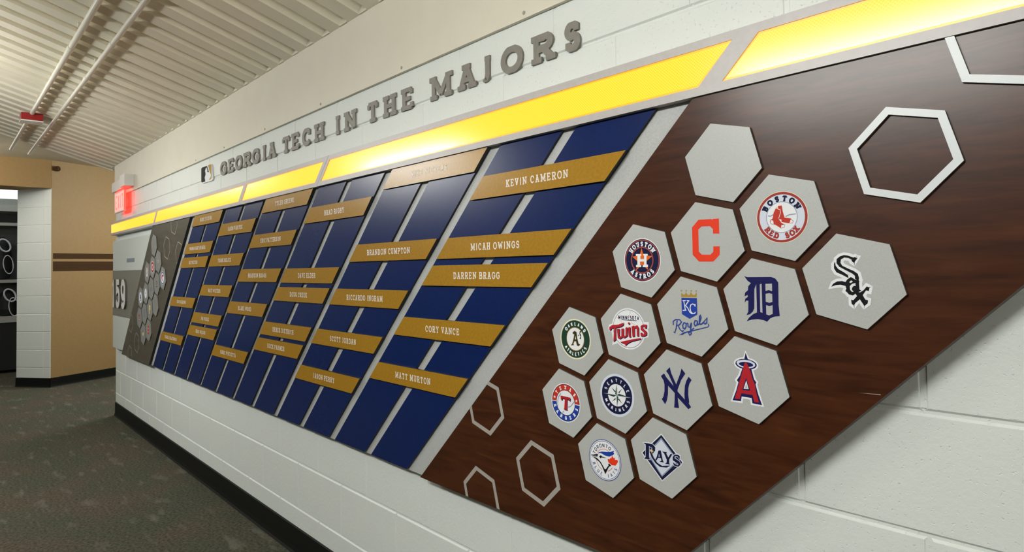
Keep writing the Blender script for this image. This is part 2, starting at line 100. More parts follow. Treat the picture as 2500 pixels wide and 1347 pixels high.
MAT = {}
def cmu_paint(name, col):
    m, nt, b = new_mat(name)
    b.inputs['Base Color'].default_value = (*col, 1); b.inputs['Roughness'].default_value = 0.45
    b.inputs['Specular IOR Level'].default_value = 0.35
    tc = nt.nodes.new('ShaderNodeTexCoord')
    n = nt.nodes.new('ShaderNodeTexNoise'); n.inputs['Scale'].default_value = 55; n.inputs['Detail'].default_value = 6; n.inputs['Roughness'].default_value = 0.6
    nt.links.new(tc.outputs['Object'], n.inputs['Vector'])
    # sparse pores: low values of a second noise
    n2 = nt.nodes.new('ShaderNodeTexNoise'); n2.inputs['Scale'].default_value = 150; n2.inputs['Detail'].default_value = 2
    nt.links.new(tc.outputs['Object'], n2.inputs['Vector'])
    rp = nt.nodes.new('ShaderNodeMapRange'); rp.inputs[1].default_value = 0.27; rp.inputs[2].default_value = 0.37; rp.inputs[3].default_value = -0.9; rp.inputs[4].default_value = 0
    nt.links.new(n2.outputs['Fac'], rp.inputs[0])
    ad = nt.nodes.new('ShaderNodeMath'); ad.operation = 'ADD'
    nt.links.new(n.outputs['Fac'], ad.inputs[0]); nt.links.new(rp.outputs[0], ad.inputs[1])
    bp = nt.nodes.new('ShaderNodeBump'); bp.inputs['Strength'].default_value = 0.55; bp.inputs['Distance'].default_value = 0.0022
    nt.links.new(ad.outputs[0], bp.inputs['Height']); nt.links.new(bp.outputs[0], b.inputs['Normal'])
    return m
MAT['cmu'] = cmu_paint('painted_block_white', (0.715, 0.745, 0.715))
MAT['cmu_tan'] = add_noise(simple('painted_block_tan', (0.325, 0.202, 0.075), 0.6), 30, 0.06, 0.3, 0.002)
MAT['fascia'] = add_noise(simple('painted_board', (0.71, 0.665, 0.555), 0.5), 8, 0.03, 0.08, 0.001, bump_scale=120)
MAT['deck'] = add_noise(simple('painted_steel_deck', (0.80, 0.75, 0.61), 0.45), 3, 0.06, 0.05, 0.002)
MAT['soffit'] = add_noise(simple('grey_soffit', (0.56, 0.49, 0.35), 0.7), 4, 0.12)
MAT['rubber'] = simple('black_rubber_base', (0.005, 0.005, 0.004), 0.6, 0.0, 0.2)
MAT['silver'] = add_noise(simple('brushed_silver_board', (0.48, 0.49, 0.485), 0.42, 0.0, 0.4), 260, 0.10, c2=(0.42, 0.43, 0.425))
MAT['plaque'] = add_noise(simple('silver_plaque_face', (0.47, 0.48, 0.47), 0.34, 0.0, 0.5), 700, 0.10, c2=(0.41, 0.42, 0.41))
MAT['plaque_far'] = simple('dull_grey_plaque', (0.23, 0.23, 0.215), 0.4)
MAT['outline'] = simple('silver_inlay', (0.36, 0.33, 0.30), 0.4)
MAT['ring'] = simple('glare_silver_ring', (0.66, 0.69, 0.71), 0.35)  # lamp glare put into the ring's lighter base colour
MAT['plaque_edge'] = simple('plaque_edge_dark', (0.10, 0.095, 0.085), 0.5)
MAT['blue'] = add_noise(simple('navy_lacquer', (0.003, 0.015, 0.094), 0.27, 0.0, 0.33), 180, 0.12)
MAT['black'] = simple('black_edge', (0.004, 0.004, 0.004), 0.5)
MAT['gold'] = add_noise(simple('gold_plate', (0.395, 0.205, 0.015), 0.27, 0.0, 0.33), 120, 0.12, c2=(0.335, 0.175, 0.014))
MAT['ivory'] = simple('ivory_print', (0.80, 0.72, 0.62), 0.4)
MAT['frame'] = add_noise(simple('light_box_frame', (0.50, 0.47, 0.46), 0.38, 0.0, 0.5), 90, 0.06)
MAT['letter'] = add_noise(simple('warm_grey_letter', (0.235, 0.215, 0.190), 0.5), 60, 0.12)
MAT['white_plastic'] = simple('white_plastic', (0.72, 0.70, 0.67), 0.4)
MAT['pipe'] = simple('painted_conduit', (0.66, 0.63, 0.54), 0.4)
MAT['red_box'] = simple('red_enamel', (0.30, 0.008, 0.010), 0.4)
MAT['stripe'] = simple('brown_stripe_paint', (0.055, 0.024, 0.005), 0.7, 0.0, 0.2)
MAT['dark'] = simple('black_cloth', (0.008, 0.008, 0.010), 0.7)
MAT['locker'] = simple('dark_locker_metal', (0.10, 0.105, 0.10), 0.5)
MAT['locker_light'] = simple('pale_locker_rail', (0.38, 0.37, 0.35), 0.5)
MAT['lockers_far'] = simple('dark_panelled_wall', (0.06, 0.055, 0.05), 0.6)
MAT['strap'] = simple('white_strap', (0.62, 0.64, 0.70), 0.6)
MAT['acrylic'] = simple('frosted_acrylic', (0.63, 0.66, 0.63), 0.3)
MAT['band'] = simple('grey_brown_band', (0.20, 0.185, 0.155), 0.4)
MAT['print_blue'] = simple('slate_print', (0.20, 0.23, 0.28), 0.5)
MAT['screw'] = simple('painted_screw', (0.30, 0.28, 0.24), 0.5)

def wood(name, dark, light, rough, sc):
    m, nt, b = new_mat(name)
    b.inputs['Roughness'].default_value = rough; b.inputs['Specular IOR Level'].default_value = 0.36
    tc = nt.nodes.new('ShaderNodeTexCoord'); mp = nt.nodes.new('ShaderNodeMapping')
    mp.inputs['Scale'].default_value = sc
    nt.links.new(tc.outputs['Object'], mp.inputs['Vector'])
    n = nt.nodes.new('ShaderNodeTexNoise'); n.inputs['Scale'].default_value = 5; n.inputs['Detail'].default_value = 7; n.inputs['Roughness'].default_value = 0.62; n.inputs['Distortion'].default_value = 0.6
    nt.links.new(mp.outputs[0], n.inputs['Vector'])
    r = nt.nodes.new('ShaderNodeValToRGB')
    r.color_ramp.elements[0].position = 0.30; r.color_ramp.elements[0].color = (*dark, 1)
    r.color_ramp.elements[1].position = 0.72; r.color_ramp.elements[1].color = (*light, 1)
    nt.links.new(n.outputs['Fac'], r.inputs[0]); nt.links.new(r.outputs[0], b.inputs['Base Color'])
    return m
MAT['wood'] = wood('mahogany_laminate', (0.029, 0.0072, 0.0026), (0.078, 0.023, 0.0072), 0.28, (1.3, 1, 11))
MAT['wood_far'] = wood('glare_greyed_laminate', (0.070, 0.057, 0.040), (0.115, 0.096, 0.068), 0.30, (1.3, 1, 11))  # far board: glare is put into the greyer, lighter colour

def carpet():
    m, nt, b = new_mat('mottled_carpet')
    b.inputs['Roughness'].default_value = 0.95; b.inputs['Specular IOR Level'].default_value = 0.15
    tc = nt.nodes.new('ShaderNodeTexCoord')
    def noise(scale, detail, st=(1, 1, 1)):
        mp = nt.nodes.new('ShaderNodeMapping'); mp.inputs['Scale'].default_value = st
        nt.links.new(tc.outputs['Object'], mp.inputs['Vector'])
        n = nt.nodes.new('ShaderNodeTexNoise'); n.inputs['Scale'].default_value = scale; n.inputs['Detail'].default_value = detail
        nt.links.new(mp.outputs[0], n.inputs['Vector']); return n
    def ramp(src, a, bb, ca, cb):
        r = nt.nodes.new('ShaderNodeValToRGB')
        r.color_ramp.elements[0].position = a; r.color_ramp.elements[0].color = (*ca, 1)
        r.color_ramp.elements[1].position = bb; r.color_ramp.elements[1].color = (*cb, 1)
        nt.links.new(src.outputs['Fac'], r.inputs[0]); return r
    patch = ramp(noise(2.4, 4), 0.42, 0.60, (0.073, 0.077, 0.054), (0.090, 0.077, 0.055))
    fine = ramp(noise(75, 6), 0.32, 0.70, (0.52, 0.52, 0.52), (1.40, 1.40, 1.40))
    mul = nt.nodes.new('ShaderNodeMix'); mul.data_type = 'RGBA'; mul.blend_type = 'MULTIPLY'; mul.inputs['Factor'].default_value = 1
    nt.links.new(patch.outputs[0], mul.inputs['A']); nt.links.new(fine.outputs[0], mul.inputs['B'])
    fleck = ramp(noise(9, 5, (0.5, 1.7, 1)), 0.57, 0.78, (0, 0, 0), (0.75, 0.75, 0.75))
    mx = nt.nodes.new('ShaderNodeMix'); mx.data_type = 'RGBA'
    nt.links.new(fleck.outputs[0], mx.inputs['Factor']); nt.links.new(mul.outputs['Result'], mx.inputs['A']); mx.inputs['B'].default_value = (0.175, 0.17, 0.14, 1)
    nt.links.new(mx.outputs['Result'], b.inputs['Base Color'])
    nb = noise(260, 3); bp = nt.nodes.new('ShaderNodeBump'); bp.inputs['Strength'].default_value = 0.6; bp.inputs['Distance'].default_value = 0.004
    nt.links.new(nb.outputs['Fac'], bp.inputs['Height']); nt.links.new(bp.outputs[0], b.inputs['Normal'])
    return m
MAT['carpet'] = carpet()

def lens_mat(name, col, strength):
    m, nt, b = new_mat(name)
    b.inputs['Base Color'].default_value = (0.10, 0.05, 0.01, 1); b.inputs['Roughness'].default_value = 0.16
    b.inputs['Emission Color'].default_value = (*col, 1)
    tc = nt.nodes.new('ShaderNodeTexCoord'); mp = nt.nodes.new('ShaderNodeMapping')
    mp.inputs['Rotation'].default_value = (0, math.radians(45), 0); mp.inputs['Scale'].default_value = (1, 1, 1)
    nt.links.new(tc.outputs['Object'], mp.inputs['Vector'])
    v = nt.nodes.new('ShaderNodeTexVoronoi'); v.inputs['Scale'].default_value = 210; v.inputs['Randomness'].default_value = 0
    nt.links.new(mp.outputs[0], v.inputs['Vector'])
    r = nt.nodes.new('ShaderNodeMapRange'); r.inputs[1].default_value = 0.15; r.inputs[2].default_value = 0.75; r.inputs[3].default_value = strength * 1.12; r.inputs[4].default_value = strength * 0.80
    nt.links.new(v.outputs['Distance'], r.inputs[0])
    nt.links.new(r.outputs[0], b.inputs['Emission Strength'])
    return m
MAT['lens'] = lens_mat('amber_prismatic_lens', (2.7, 0.80, 0.05), AMBER_STRENGTH)
MAT['lens_rim_shade'] = simple('amber_rim_shade', (0.5, 0.2, 0.02), 0.3, emit=(1.6, 0.42, 0.01), es=AMBER_STRENGTH)  # deeper orange rim paints the recess shade along the lens edge
MAT['tube'] = simple('fluorescent_diffuser', (0.9, 0.9, 0.9), 0.5, emit=(0.99, 1.0, 0.95), es=LAMP_STRENGTH)
MAT['tube_dim'] = simple('dimmed_fluorescent_diffuser', (0.9, 0.9, 0.85), 0.5, emit=(1.0, 0.98, 0.90), es=LAMP_STRENGTH * 0.45)  # output lowered to set how bright the white end face gets
MAT['exit_face'] = simple('exit_sign_face', (0.7, 0.5, 0.5), 0.3, emit=(1.0, 0.30, 0.26), es=0.75)
MAT['exit_red'] = simple('exit_sign_red', (0.7, 0.05, 0.04), 0.3, emit=(1.0, 0.035, 0.02), es=3.5)
MAT['panel_light'] = simple('ceiling_panel_light', (0.9, 0.9, 0.9), 0.5, emit=(0.92, 1.0, 0.97), es=1.2)

PRINT = {'W': (0.78, 0.79, 0.82), 'W2': (0.55, 0.60, 0.58), 'N': (0.010, 0.012, 0.048), 'N2': (0.012, 0.012, 0.085), 'R': (0.50, 0.030, 0.014), 'R2': (0.42, 0.012, 0.020),
         'M': (0.33, 0.030, 0.020), 'M2': (0.30, 0.055, 0.045), 'O': (0.72, 0.13, 0.008), 'O2': (0.76, 0.040, 0.008), 'K': (0.008, 0.008, 0.009), 'G': (0.008, 0.040, 0.022), 'G2': (0.020, 0.026, 0.010),
         'Y': (0.40, 0.24, 0.035), 'Y2': (0.85, 0.62, 0.20), 'B': (0.010, 0.045, 0.33), 'B2': (0.018, 0.050, 0.28), 'B3': (0.04, 0.07, 0.26), 'T': (0.012, 0.045, 0.042), 'T2': (0.26, 0.34, 0.31),
         'E': (0.26, 0.31, 0.42), 'E2': (0.62, 0.66, 0.76), 'E3': (0.12, 0.17, 0.32), 'C': (0.80, 0.74, 0.55), 'P': (0.75, 0.50, 0.46)}
PMAT = {k: simple('print_' + k.lower(), v, 0.55, 0.0, 0.25) for k, v in PRINT.items()}
for k in ('K', 'N', 'N2'): PMAT[k].node_tree.nodes['Principled BSDF'].inputs['Specular IOR Level'].default_value = 0.1
PMAT['S'] = MAT['plaque']

# ------------------------------------------------------------------ mesh helpers
class MB:
    """collects polygons for ONE mesh object"""
    def __init__(s): s.v = []; s.f = []; s.m = []; s.mats = []
    def mi(s, mat):
        if mat not in s.mats: s.mats.append(mat)
        return s.mats.index(mat)
    def poly(s, pts, mat):
        n = len(s.v); s.v += [tuple(p) for p in pts]; s.f.append(list(range(n, n + len(pts)))); s.m.append(s.mi(mat))
    def flat(s, pts, y, mat):
        """polygon on the wall plane facing the room (-y)"""
        a = sum(pts[i][0] * pts[(i + 1) % len(pts)][1] - pts[(i + 1) % len(pts)][0] * pts[i][1] for i in range(len(pts)))
        if a < 0: pts = pts[::-1]
        s.poly([(x, y, z) for x, z in pts], mat)
    def prism(s, pts, yb, yf, mat, edge=None, bevel=0.0):
        """solid between y=yb (back) and y=yf (front, nearer the room)"""
        a = sum(pts[i][0] * pts[(i + 1) % len(pts)][1] - pts[(i + 1) % len(pts)][0] * pts[i][1] for i in range(len(pts)))
        if a < 0: pts = pts[::-1]
        edge = edge or mat
        s.poly([(x, yf, z) for x, z in pts], mat)
        s.poly([(x, yb, z) for x, z in pts[::-1]], edge)
        for i in range(len(pts)):
            p, q = pts[i], pts[(i + 1) % len(pts)]
            s.poly([(p[0], yf, p[1]), (p[0], yb, p[1]), (q[0], yb, q[1]), (q[0], yf, q[1])], edge)
    def box(s, x0, x1, y0, y1, z0, z1, mat):
        s.prism([(x0, z0), (x1, z0), (x1, z1), (x0, z1)], y1, y0, mat)
    def hexa(s, c, mat):
        """8 corners: bottom 4 counter-clockwise, top 4"""
        for q in ((3, 2, 1, 0), (4, 5, 6, 7), (0, 1, 5, 4), (1, 2, 6, 5), (2, 3, 7, 6), (3, 0, 4, 7)): s.poly([c[i] for i in q], mat)
    def tube(s, p, q, r, mat, n=14, caps=True):
        p = Vector(p); q = Vector(q); d = (q - p).normalized(); a = d.orthogonal().normalized(); b = d.cross(a)
        A = [p + a * r * math.cos(2 * math.pi * k / n) + b * r * math.sin(2 * math.pi * k / n) for k in range(n)]; B = [v + (q - p) for v in A]
        for k in range(n): s.poly([A[k], A[(k + 1) % n], B[(k + 1) % n], B[k]], mat)
        if caps: s.poly(A[::-1], mat); s.poly(B, mat)
    def lathe(s, c, axis, prof, mat, n=20):
        """prof = [(radius, distance along axis)]"""
        c = Vector(c); d = Vector(axis).normalized(); a = d.orthogonal().normalized(); b = d.cross(a)
        rings = [[c + d * h + (a * math.cos(2 * math.pi * k / n) + b * math.sin(2 * math.pi * k / n)) * r for k in range(n)] for r, h in prof]
        for i in range(len(rings) - 1):
            for k in range(n): s.poly([rings[i][k], rings[i][(k + 1) % n], rings[i + 1][(k + 1) % n], rings[i + 1][k]], mat)
        s.poly(rings[0][::-1], mat); s.poly(rings[-1], mat)
    def torus(s, c, u, w, R1, R2, r, mat, n=28, m=10):
        c = Vector(c); u = Vector(u).normalized(); w = Vector(w).normalized(); nn = u.cross(w)
        def pt(i, j):
            a = 2 * math.pi * i / n; b = 2 * math.pi * j / m
            rad = (u * math.cos(a) * R1 + w * math.sin(a) * R2); dr = rad.normalized()
            return c + rad + dr * r * math.cos(b) + nn * r * math.sin(b)
        for i in range(n):
            for j in range(m): s.poly([pt(i, j), pt(i + 1, j), pt(i + 1, j + 1), pt(i, j + 1)], mat)
    def build(s, name, parent=None, origin=None, merge=False):
        me = bpy.data.meshes.new(name)
        o = Vector(origin) if origin is not None else Vector((0, 0, 0))
        me.from_pydata([tuple(Vector(v) - o) for v in s.v], [], s.f)
        for m in s.mats: me.materials.append(m)
        me.polygons.foreach_set('material_index', s.m)
        if merge:
            bm = bmesh.new(); bm.from_mesh(me); bmesh.ops.remove_doubles(bm, verts=bm.verts, dist=1e-5); bmesh.ops.recalc_face_normals(bm, faces=bm.faces); bm.to_mesh(me); bm.free()
        me.update()
        ob = bpy.data.objects.new(name, me)
        COL.objects.link(ob)
        if parent is not None:
            ob.parent = parent
            ob.location = o - Vector(parent['_o'])
        else:
            ob.location = o
        ob['_o'] = tuple(o)
        return ob

def tag(o, label, cat, group=None):
    o['label'] = label; o['category'] = cat
    if group: o['group'] = group
    return o
def struct(o): o['kind'] = 'structure'; return o
def smooth(o):
    for p in o.data.polygons: p.use_smooth = True
    return o
def soften(o, w=0.004, seg=2):
    b = o.modifiers.new('bevel', 'BEVEL'); b.width = w; b.segments = seg; b.limit_method = 'ANGLE'; return o
def empty(name, loc):
    o = bpy.data.objects.new(name, None); COL.objects.link(o); o.location = loc; o['_o'] = tuple(loc); o.empty_display_size = 0.05; return o

# ------------------------------------------------------------------ lettering: a slab-serif stroke face
def earc(cx, cy, rx, ry, a0, a1, n=12):
    return [(cx + rx * math.cos(math.radians(a0 + (a1 - a0) * k / n)), cy + ry * math.sin(math.radians(a0 + (a1 - a0) * k / n))) for k in range(n + 1)]
# strokes in a 0..1 box (stem centre lines); serifs: (x, y) feet/heads; 'v' serifs: (x, y0, y1) vertical ticks
GL = {
 'A': ([[(.1, 0), (.5, 1)], [(.5, 1), (.9, 0)], [(.25, .33), (.75, .33)]], [(.1, 0), (.9, 0), (.46, 1)], []),
 'B': ([[(.12, 0), (.12, 1)], [(.12, 1), (.62, 1)] + earc(.62, .76, .28, .24, 90, -90) + [(.12, .52)], [(.12, .52), (.66, .52)] + earc(.66, .26, .32, .26, 90, -90) + [(.12, 0)]], [(.1, 0), (.1, 1)], []),
 'C': ([earc(.52, .5, .5, .5, 48, 318, 18)], [], [(.9, .62, .98)]),
 'D': ([[(.12, 0), (.12, 1)], [(.12, 1), (.5, 1)] + earc(.5, .5, .48, .5, 90, -90, 14) + [(.12, 0)]], [(.1, 0), (.1, 1)], []),
 'E': ([[(.14, 0), (.14, 1)], [(.14, 1), (.92, 1)], [(.14, .51), (.66, .51)], [(.14, 0), (.95, 0)]], [(.1, 0), (.1, 1)], [(.92, .76, 1), (.95, 0, .26), (.66, .40, .62)]),
 'F': ([[(.14, 0), (.14, 1)], [(.14, 1), (.92, 1)], [(.14, .51), (.66, .51)]], [(.14, 0), (.1, 1)], [(.92, .74, 1), (.66, .40, .62)]),
 'G': ([earc(.52, .5, .5, .5, 48, 335, 18) + [(.93, .44), (.62, .44)]], [(.86, .44)], [(.9, .66, .98), (.93, .06, .44)]),
 'H': ([[(.12, 0), (.12, 1)], [(.88, 0), (.88, 1)], [(.12, .5), (.88, .5)]], [(.12, 0), (.12, 1), (.88, 0), (.88, 1)], []),
 'I': ([[(.5, 0), (.5, 1)]], [(.5, 0), (.5, 1)], []),
 'J': ([[(.66, 1), (.66, .3)] + earc(.36, .3, .30, .3, 0, -130, 8)], [(.66, 1)], []),
 'K': ([[(.12, 0), (.12, 1)], [(.12, .36), (.86, 1)], [(.38, .56), (.88, 0)]], [(.12, 0), (.12, 1), (.86, 1), (.88, 0)], []),
 'L': ([[(.14, 1), (.14, 0), (.95, 0)]], [(.14, 1), (.1, 0)], [(.95, 0, .3)]),
 'M': ([[(.12, 0), (.12, 1)], [(.14, 1), (.5, .12)], [(.5, .12), (.86, 1)], [(.88, 1), (.88, 0)]], [(.12, 0), (.88, 0), (.08, 1), (.92, 1)], []),
 'N': ([[(.12, 0), (.12, 1)], [(.14, .98), (.86, .02)], [(.88, 0), (.88, 1)]], [(.12, 0), (.08, 1), (.88, 1)], []),
 'O': ([earc(.5, .5, .5, .5, 0, 360, 26)], [], []),
 'P': ([[(.14, 0), (.14, 1)], [(.14, 1), (.62, 1)] + earc(.62, .73, .33, .27, 90, -90) + [(.14, .46)]], [(.14, 0), (.1, 1)], []),
 'R': ([[(.12, 0), (.12, 1)], [(.12, 1), (.58, 1)] + earc(.58, .74, .30, .26, 90, -90) + [(.12, .48)], [(.5, .48), (.92, 0)]], [(.12, 0), (.1, 1), (.94, 0)], []),
 'S': ([earc(.5, .745, .42, .255, 38, 250, 12) + earc(.5, .27, .44, .27, 82, -142, 14)], [], [(.86, .72, 1.0), (.12, 0, .28)]),
 'T': ([[(.5, 0), (.5, 1)], [(.04, 1), (.96, 1)]], [(.5, 0)], [(.04, .72, 1), (.96, .72, 1)]),
 'U': ([[(.12, 1), (.12, .34)] + earc(.5, .34, .38, .34, 180, 360, 12) + [(.88, 1)]], [(.12, 1), (.88, 1)], []),
 'V': ([[(.1, 1), (.5, 0)], [(.5, 0), (.9, 1)]], [(.1, 1), (.9, 1)], []),
 'W': ([[(.06, 1), (.27, 0)], [(.27, 0), (.5, .85)], [(.5, .85), (.73, 0)], [(.73, 0), (.94, 1)]], [(.06, 1), (.94, 1)], []),
 'X': ([[(.1, 0), (.9, 1)], [(.1, 1), (.9, 0)]], [(.1, 0), (.9, 0), (.1, 1), (.9, 1)], []),
 'Y': ([[(.08, 1), (.5, .45), (.92, 1)], [(.5, .45), (.5, 0)]], [(.5, 0), (.08, 1), (.92, 1)], []),
 '1': ([[(.15, .8), (.55, 1), (.55, 0)]], [(.55, 0)], []),
 '5': ([[(.9, 1), (.14, 1), (.12, .56)] + earc(.48, .34, .46, .34, 130, -150, 14)], [], []),
 '9': ([earc(.5, .68, .42, .32, 0, 360, 18), [(.92, .68), (.92, .34)] + earc(.5, .34, .42, .34, 0, -140, 12)], [], []),
}
GW = {'I': .46, 'J': .62, 'M': 1.22, 'W': 1.25, 'N': 1.02, 'O': 1.0, 'S': .78, 'E': .84, 'F': .80, 'L': .80, 'T': .90, 'B': .88, 'P': .86, '1': .6}

def strip(pts, t):
    """mitred outline of a polyline as quads"""
    out = []; n = len(pts)
    closed = n > 2 and math.hypot(pts[0][0] - pts[-1][0], pts[0][1] - pts[-1][1]) < 1e-9
    if closed: pts = pts[:-1]; n -= 1
    def nrm(a, b):
        d = math.hypot(b[0] - a[0], b[1] - a[1]) or 1e-9
        return (-(b[1] - a[1]) / d, (b[0] - a[0]) / d)
    L = []; R = []
    for i in range(n):
        if closed or 0 < i < n - 1:
            n1 = nrm(pts[i - 1], pts[i]); n2 = nrm(pts[i], pts[(i + 1) % n])
            mx, my = n1[0] + n2[0], n1[1] + n2[1]; k = mx * mx + my * my
            if k < 0.05: mx, my = n2; k2 = 1.0
            else: k2 = min(2.0 / k, 1.35 / math.sqrt(k))
            mx *= k2; my *= k2
        elif i == 0: mx, my = nrm(pts[0], pts[1])
        else: mx, my = nrm(pts[-2], pts[-1])
        L.append((pts[i][0] + mx * t / 2, pts[i][1] + my * t / 2)); R.append((pts[i][0] - mx * t / 2, pts[i][1] - my * t / 2))
    for i in range(n if closed else n - 1):
        j = (i + 1) % n
        out.append([R[i], R[j], L[j], L[i]])
    return out

def clip(poly, a, b, c):
    """keep the part of the polygon with a*x+b*z <= c"""
    out = []
    for i in range(len(poly)):
        p, q = poly[i], poly[(i + 1) % len(poly)]; fp = a * p[0] + b * p[1] - c; fq = a * q[0] + b * q[1] - c
        if fp <= 0: out.append(p)
        if (fp < 0 < fq) or (fq < 0 < fp):
            t = fp / (fp - fq); out.append((p[0] + (q[0] - p[0]) * t, p[1] + (q[1] - p[1]) * t))
    return out
def glyph(ch, w, h, t, serif=True, th=None):
    """quads for one capital in a w x h box"""
    if ch not in GL: return []
    st, sf, sv = GL[ch]; th = th or t * 0.85
    X = lambda x: t / 2 + x * (w - t); Y = lambda y: th / 2 + y * (h - th)
    q = []
    for s in st:
        q += strip([(X(a), Y(b)) for a, b in s], t if len(s) != 2 or abs(s[0][1] - s[1][1]) > .05 else th)
    if serif:
        for a, b in sf:
            sl = min(t * 0.98, w * .24); x, y = X(a), Y(b)
            x0 = max(0, x - sl); x1 = min(w, x + sl)
            q.append([(x0, y - th / 2), (x1, y - th / 2), (x1, y + th / 2), (x0, y + th / 2)])
        for a, b, c in sv:
            x = X(a); q.append([(x - t * .42, Y(b)), (x + t * .42, Y(b)), (x + t * .42, Y(c)), (x - t * .42, Y(c))])
    out = []
    for p in q:                                   # trim mitre points to the letter's own box
        for k in ((0, 1, h), (0, -1, 0), (1, 0, w), (-1, 0, 0)):
            p = clip(p, *k)
            if len(p) < 3: break
        if len(p) > 2: out.append(p)
    return out

def text_quads(text, h, t, gap, wscale=.78, serif=True):
    x = 0; out = []
    for ch in text:
        if ch == ' ': x += h * .45; continue
        w = GW.get(ch, .92) * h * wscale
        out += [[(a + x, b) for a, b in q] for q in glyph(ch, w, h, t, serif)]
        x += w + gap
    return out, x - gap

# ------------------------------------------------------------------ the setting
CEIL = 2.2475; SLOPE = 0.30
WX0, WX1 = -6.085, 5.2
YB = -4.2                     # opposite wall
# block wall with real joints
m = MB(); B = 0.2032; J = 0.0052; JD = 0.0042
m.poly([(WX0, JD, 0), (WX1, JD, 0), (WX1, JD, CEIL), (WX0, JD, CEIL)], MAT['cmu'])
m.poly([(WX0, 0.2, 0), (WX0, 0.2, CEIL), (WX1, 0.2, CEIL), (WX1, 0.2, 0)], MAT['cmu'])
m.poly([(WX0, 0, 0), (WX0, 0, CEIL), (WX0, 0.2, CEIL), (WX0, 0.2, 0)], MAT['cmu'])
m.poly([(WX1, 0, 0), (WX1, 0.2, 0), (WX1, 0.2, CEIL), (WX1, 0, CEIL)], MAT['cmu'])
m.poly([(WX0, 0, CEIL), (WX1, 0, CEIL), (WX1, 0.2, CEIL), (WX0, 0.2, CEIL)], MAT['cmu'])
for c in range(11):
    z0 = c * B; z1 = min(z0 + B, CEIL)
    off = 0.0 if c % 2 == 0 else B
    k = math.floor((WX0 - off) / (2 * B))
    while True:
        a = off + k * 2 * B; b = a + 2 * B; k += 1
        if a >= WX1: break
        a = max(a, WX0); b = min(b, WX1)
        if b - a < 0.03: continue
        s = 0.0042
        ja = 0 if a == WX0 else J; jb = 0 if b == WX1 else J
        o = [(a + ja * .5, z0 + J * .5), (b - jb * .5, z0 + J * .5), (b - jb * .5, z1 - J * .5), (a + ja * .5, z1 - J * .5)]
        i_ = [(a + ja * .5 + (s if ja else 0), z0 + J * .5 + s), (b - jb * .5 - (s if jb else 0), z0 + J * .5 + s), (b - jb * .5 - (s if jb else 0), z1 - J * .5 - s), (a + ja * .5 + (s if ja else 0), z1 - J * .5 - s)]
        m.flat(i_, 0.0, MAT['cmu'])
        if jb: m.flat([(b - J * .5 - s * .6, z0 + J * .5 + s), (b + J * .5 + s * .6, z0 + J * .5 + s), (b + J * .5 + s * .6, z1 - J * .5 - s), (b - J * .5 - s * .6, z1 - J * .5 - s)], 0.0019, MAT['cmu'])
        for e in range(4):
            f = (e + 1) % 4
            m.poly([(o[e][0], JD, o[e][1]), (o[f][0], JD, o[f][1]), (i_[f][0], 0, i_[f][1]), (i_[e][0], 0, i_[e][1])], MAT['cmu'])
struct(m.build('wall_right'))

# fascia board over the top of the block wall
SEAM = 1.9570
m = MB(); m.box(WX0, WX1, -0.0125, -0.0002, SEAM, CEIL + 0.002, MAT['fascia'])
fascia = struct(m.build('trim_1'))
for sx in (-3.681, -3.159, -2.565, -1.956, -1.332, -0.714, -0.10, 0.5):
    s = MB(); s.lathe((sx, -0.0125, 1.9725), (0, -1, 0), [(0.0058, -0.001), (0.0055, 0.0012), (0.0032, 0.0018)], MAT['screw'], 12); s.build('screw_head', fascia)
# rubber base along the block wall
def cove(name, p, q, out, h=0.104):
    """rubber base from p to q, standing proud towards 'out'"""
    p = Vector((*p, 0)); q = Vector((*q, 0)); o = Vector((*out, 0)).normalized()
    prof = [(0.0, h), (0.006, h - 0.004), (0.007, 0.03), (0.010, 0.010), (0.016, 0.001), (0.016, 0.0), (0.0, 0.0)]
    m = MB(); A = [p + o * a + Vector((0, 0, b)) for a, b in prof]; Bq = [q + o * a + Vector((0, 0, b)) for a, b in prof]
    for i in range(len(prof)):
        j = (i + 1) % len(prof); m.poly([A[i], A[j], Bq[j], Bq[i]], MAT['rubber'])
    m.poly(A, MAT['rubber']); m.poly(Bq[::-1], MAT['rubber'])
    return struct(m.build(name, merge=True))
cove('baseboard_right', (WX0, -0.0005), (WX1, -0.0005), (0, -1), 0.119)

m = MB(); m.box(-12.0, 5.4, YB - 0.2, 3.0, -0.08, 0.0, MAT['carpet']); struct(m.build('floor'))

# ribbed steel deck sloping up from the block wall
m = MB(); P = 0.1524; DX0, DX1 = -6.36, 5.2
ys = (0.02, YB)
def dz(y): return CEIL - SLOPE * y
prof = []; k = math.floor(DX0 / P)
while k * P < DX1 + P:
    b = k * P
    prof += [(b - 0.097, 0.0), (b - 0.088, 0.038), (b - 0.040, 0.038), (b - 0.031, 0.0)]; k += 1
prof = [(x, h) for x, h in prof if DX0 <= x <= DX1]
prof = [(DX0, prof[0][1])] + prof + [(DX1, prof[-1][1])]
for (xa, ha), (xb, hb) in zip(prof[:-1], prof[1:]):
    m.poly([(xa, ys[0], dz(ys[0]) + ha), (xa, ys[1], dz(ys[1]) + ha), (xb, ys[1], dz(ys[1]) + hb), (xb, ys[0], dz(ys[0]) + hb)], MAT['deck'])
    m.poly([(xa, ys[0], dz(ys[0]) + .06), (xb, ys[0], dz(ys[0]) + .06), (xb, ys[1], dz(ys[1]) + .06), (xa, ys[1], dz(ys[1]) + .06)], MAT['deck'])
m.poly([(DX0, ys[0], dz(ys[0])), (DX0, ys[0], dz(ys[0]) + .06), (DX0, ys[1], dz(ys[1]) + .06), (DX0, ys[1], dz(ys[1]))], MAT['deck'])
struct(m.build('ceiling'))
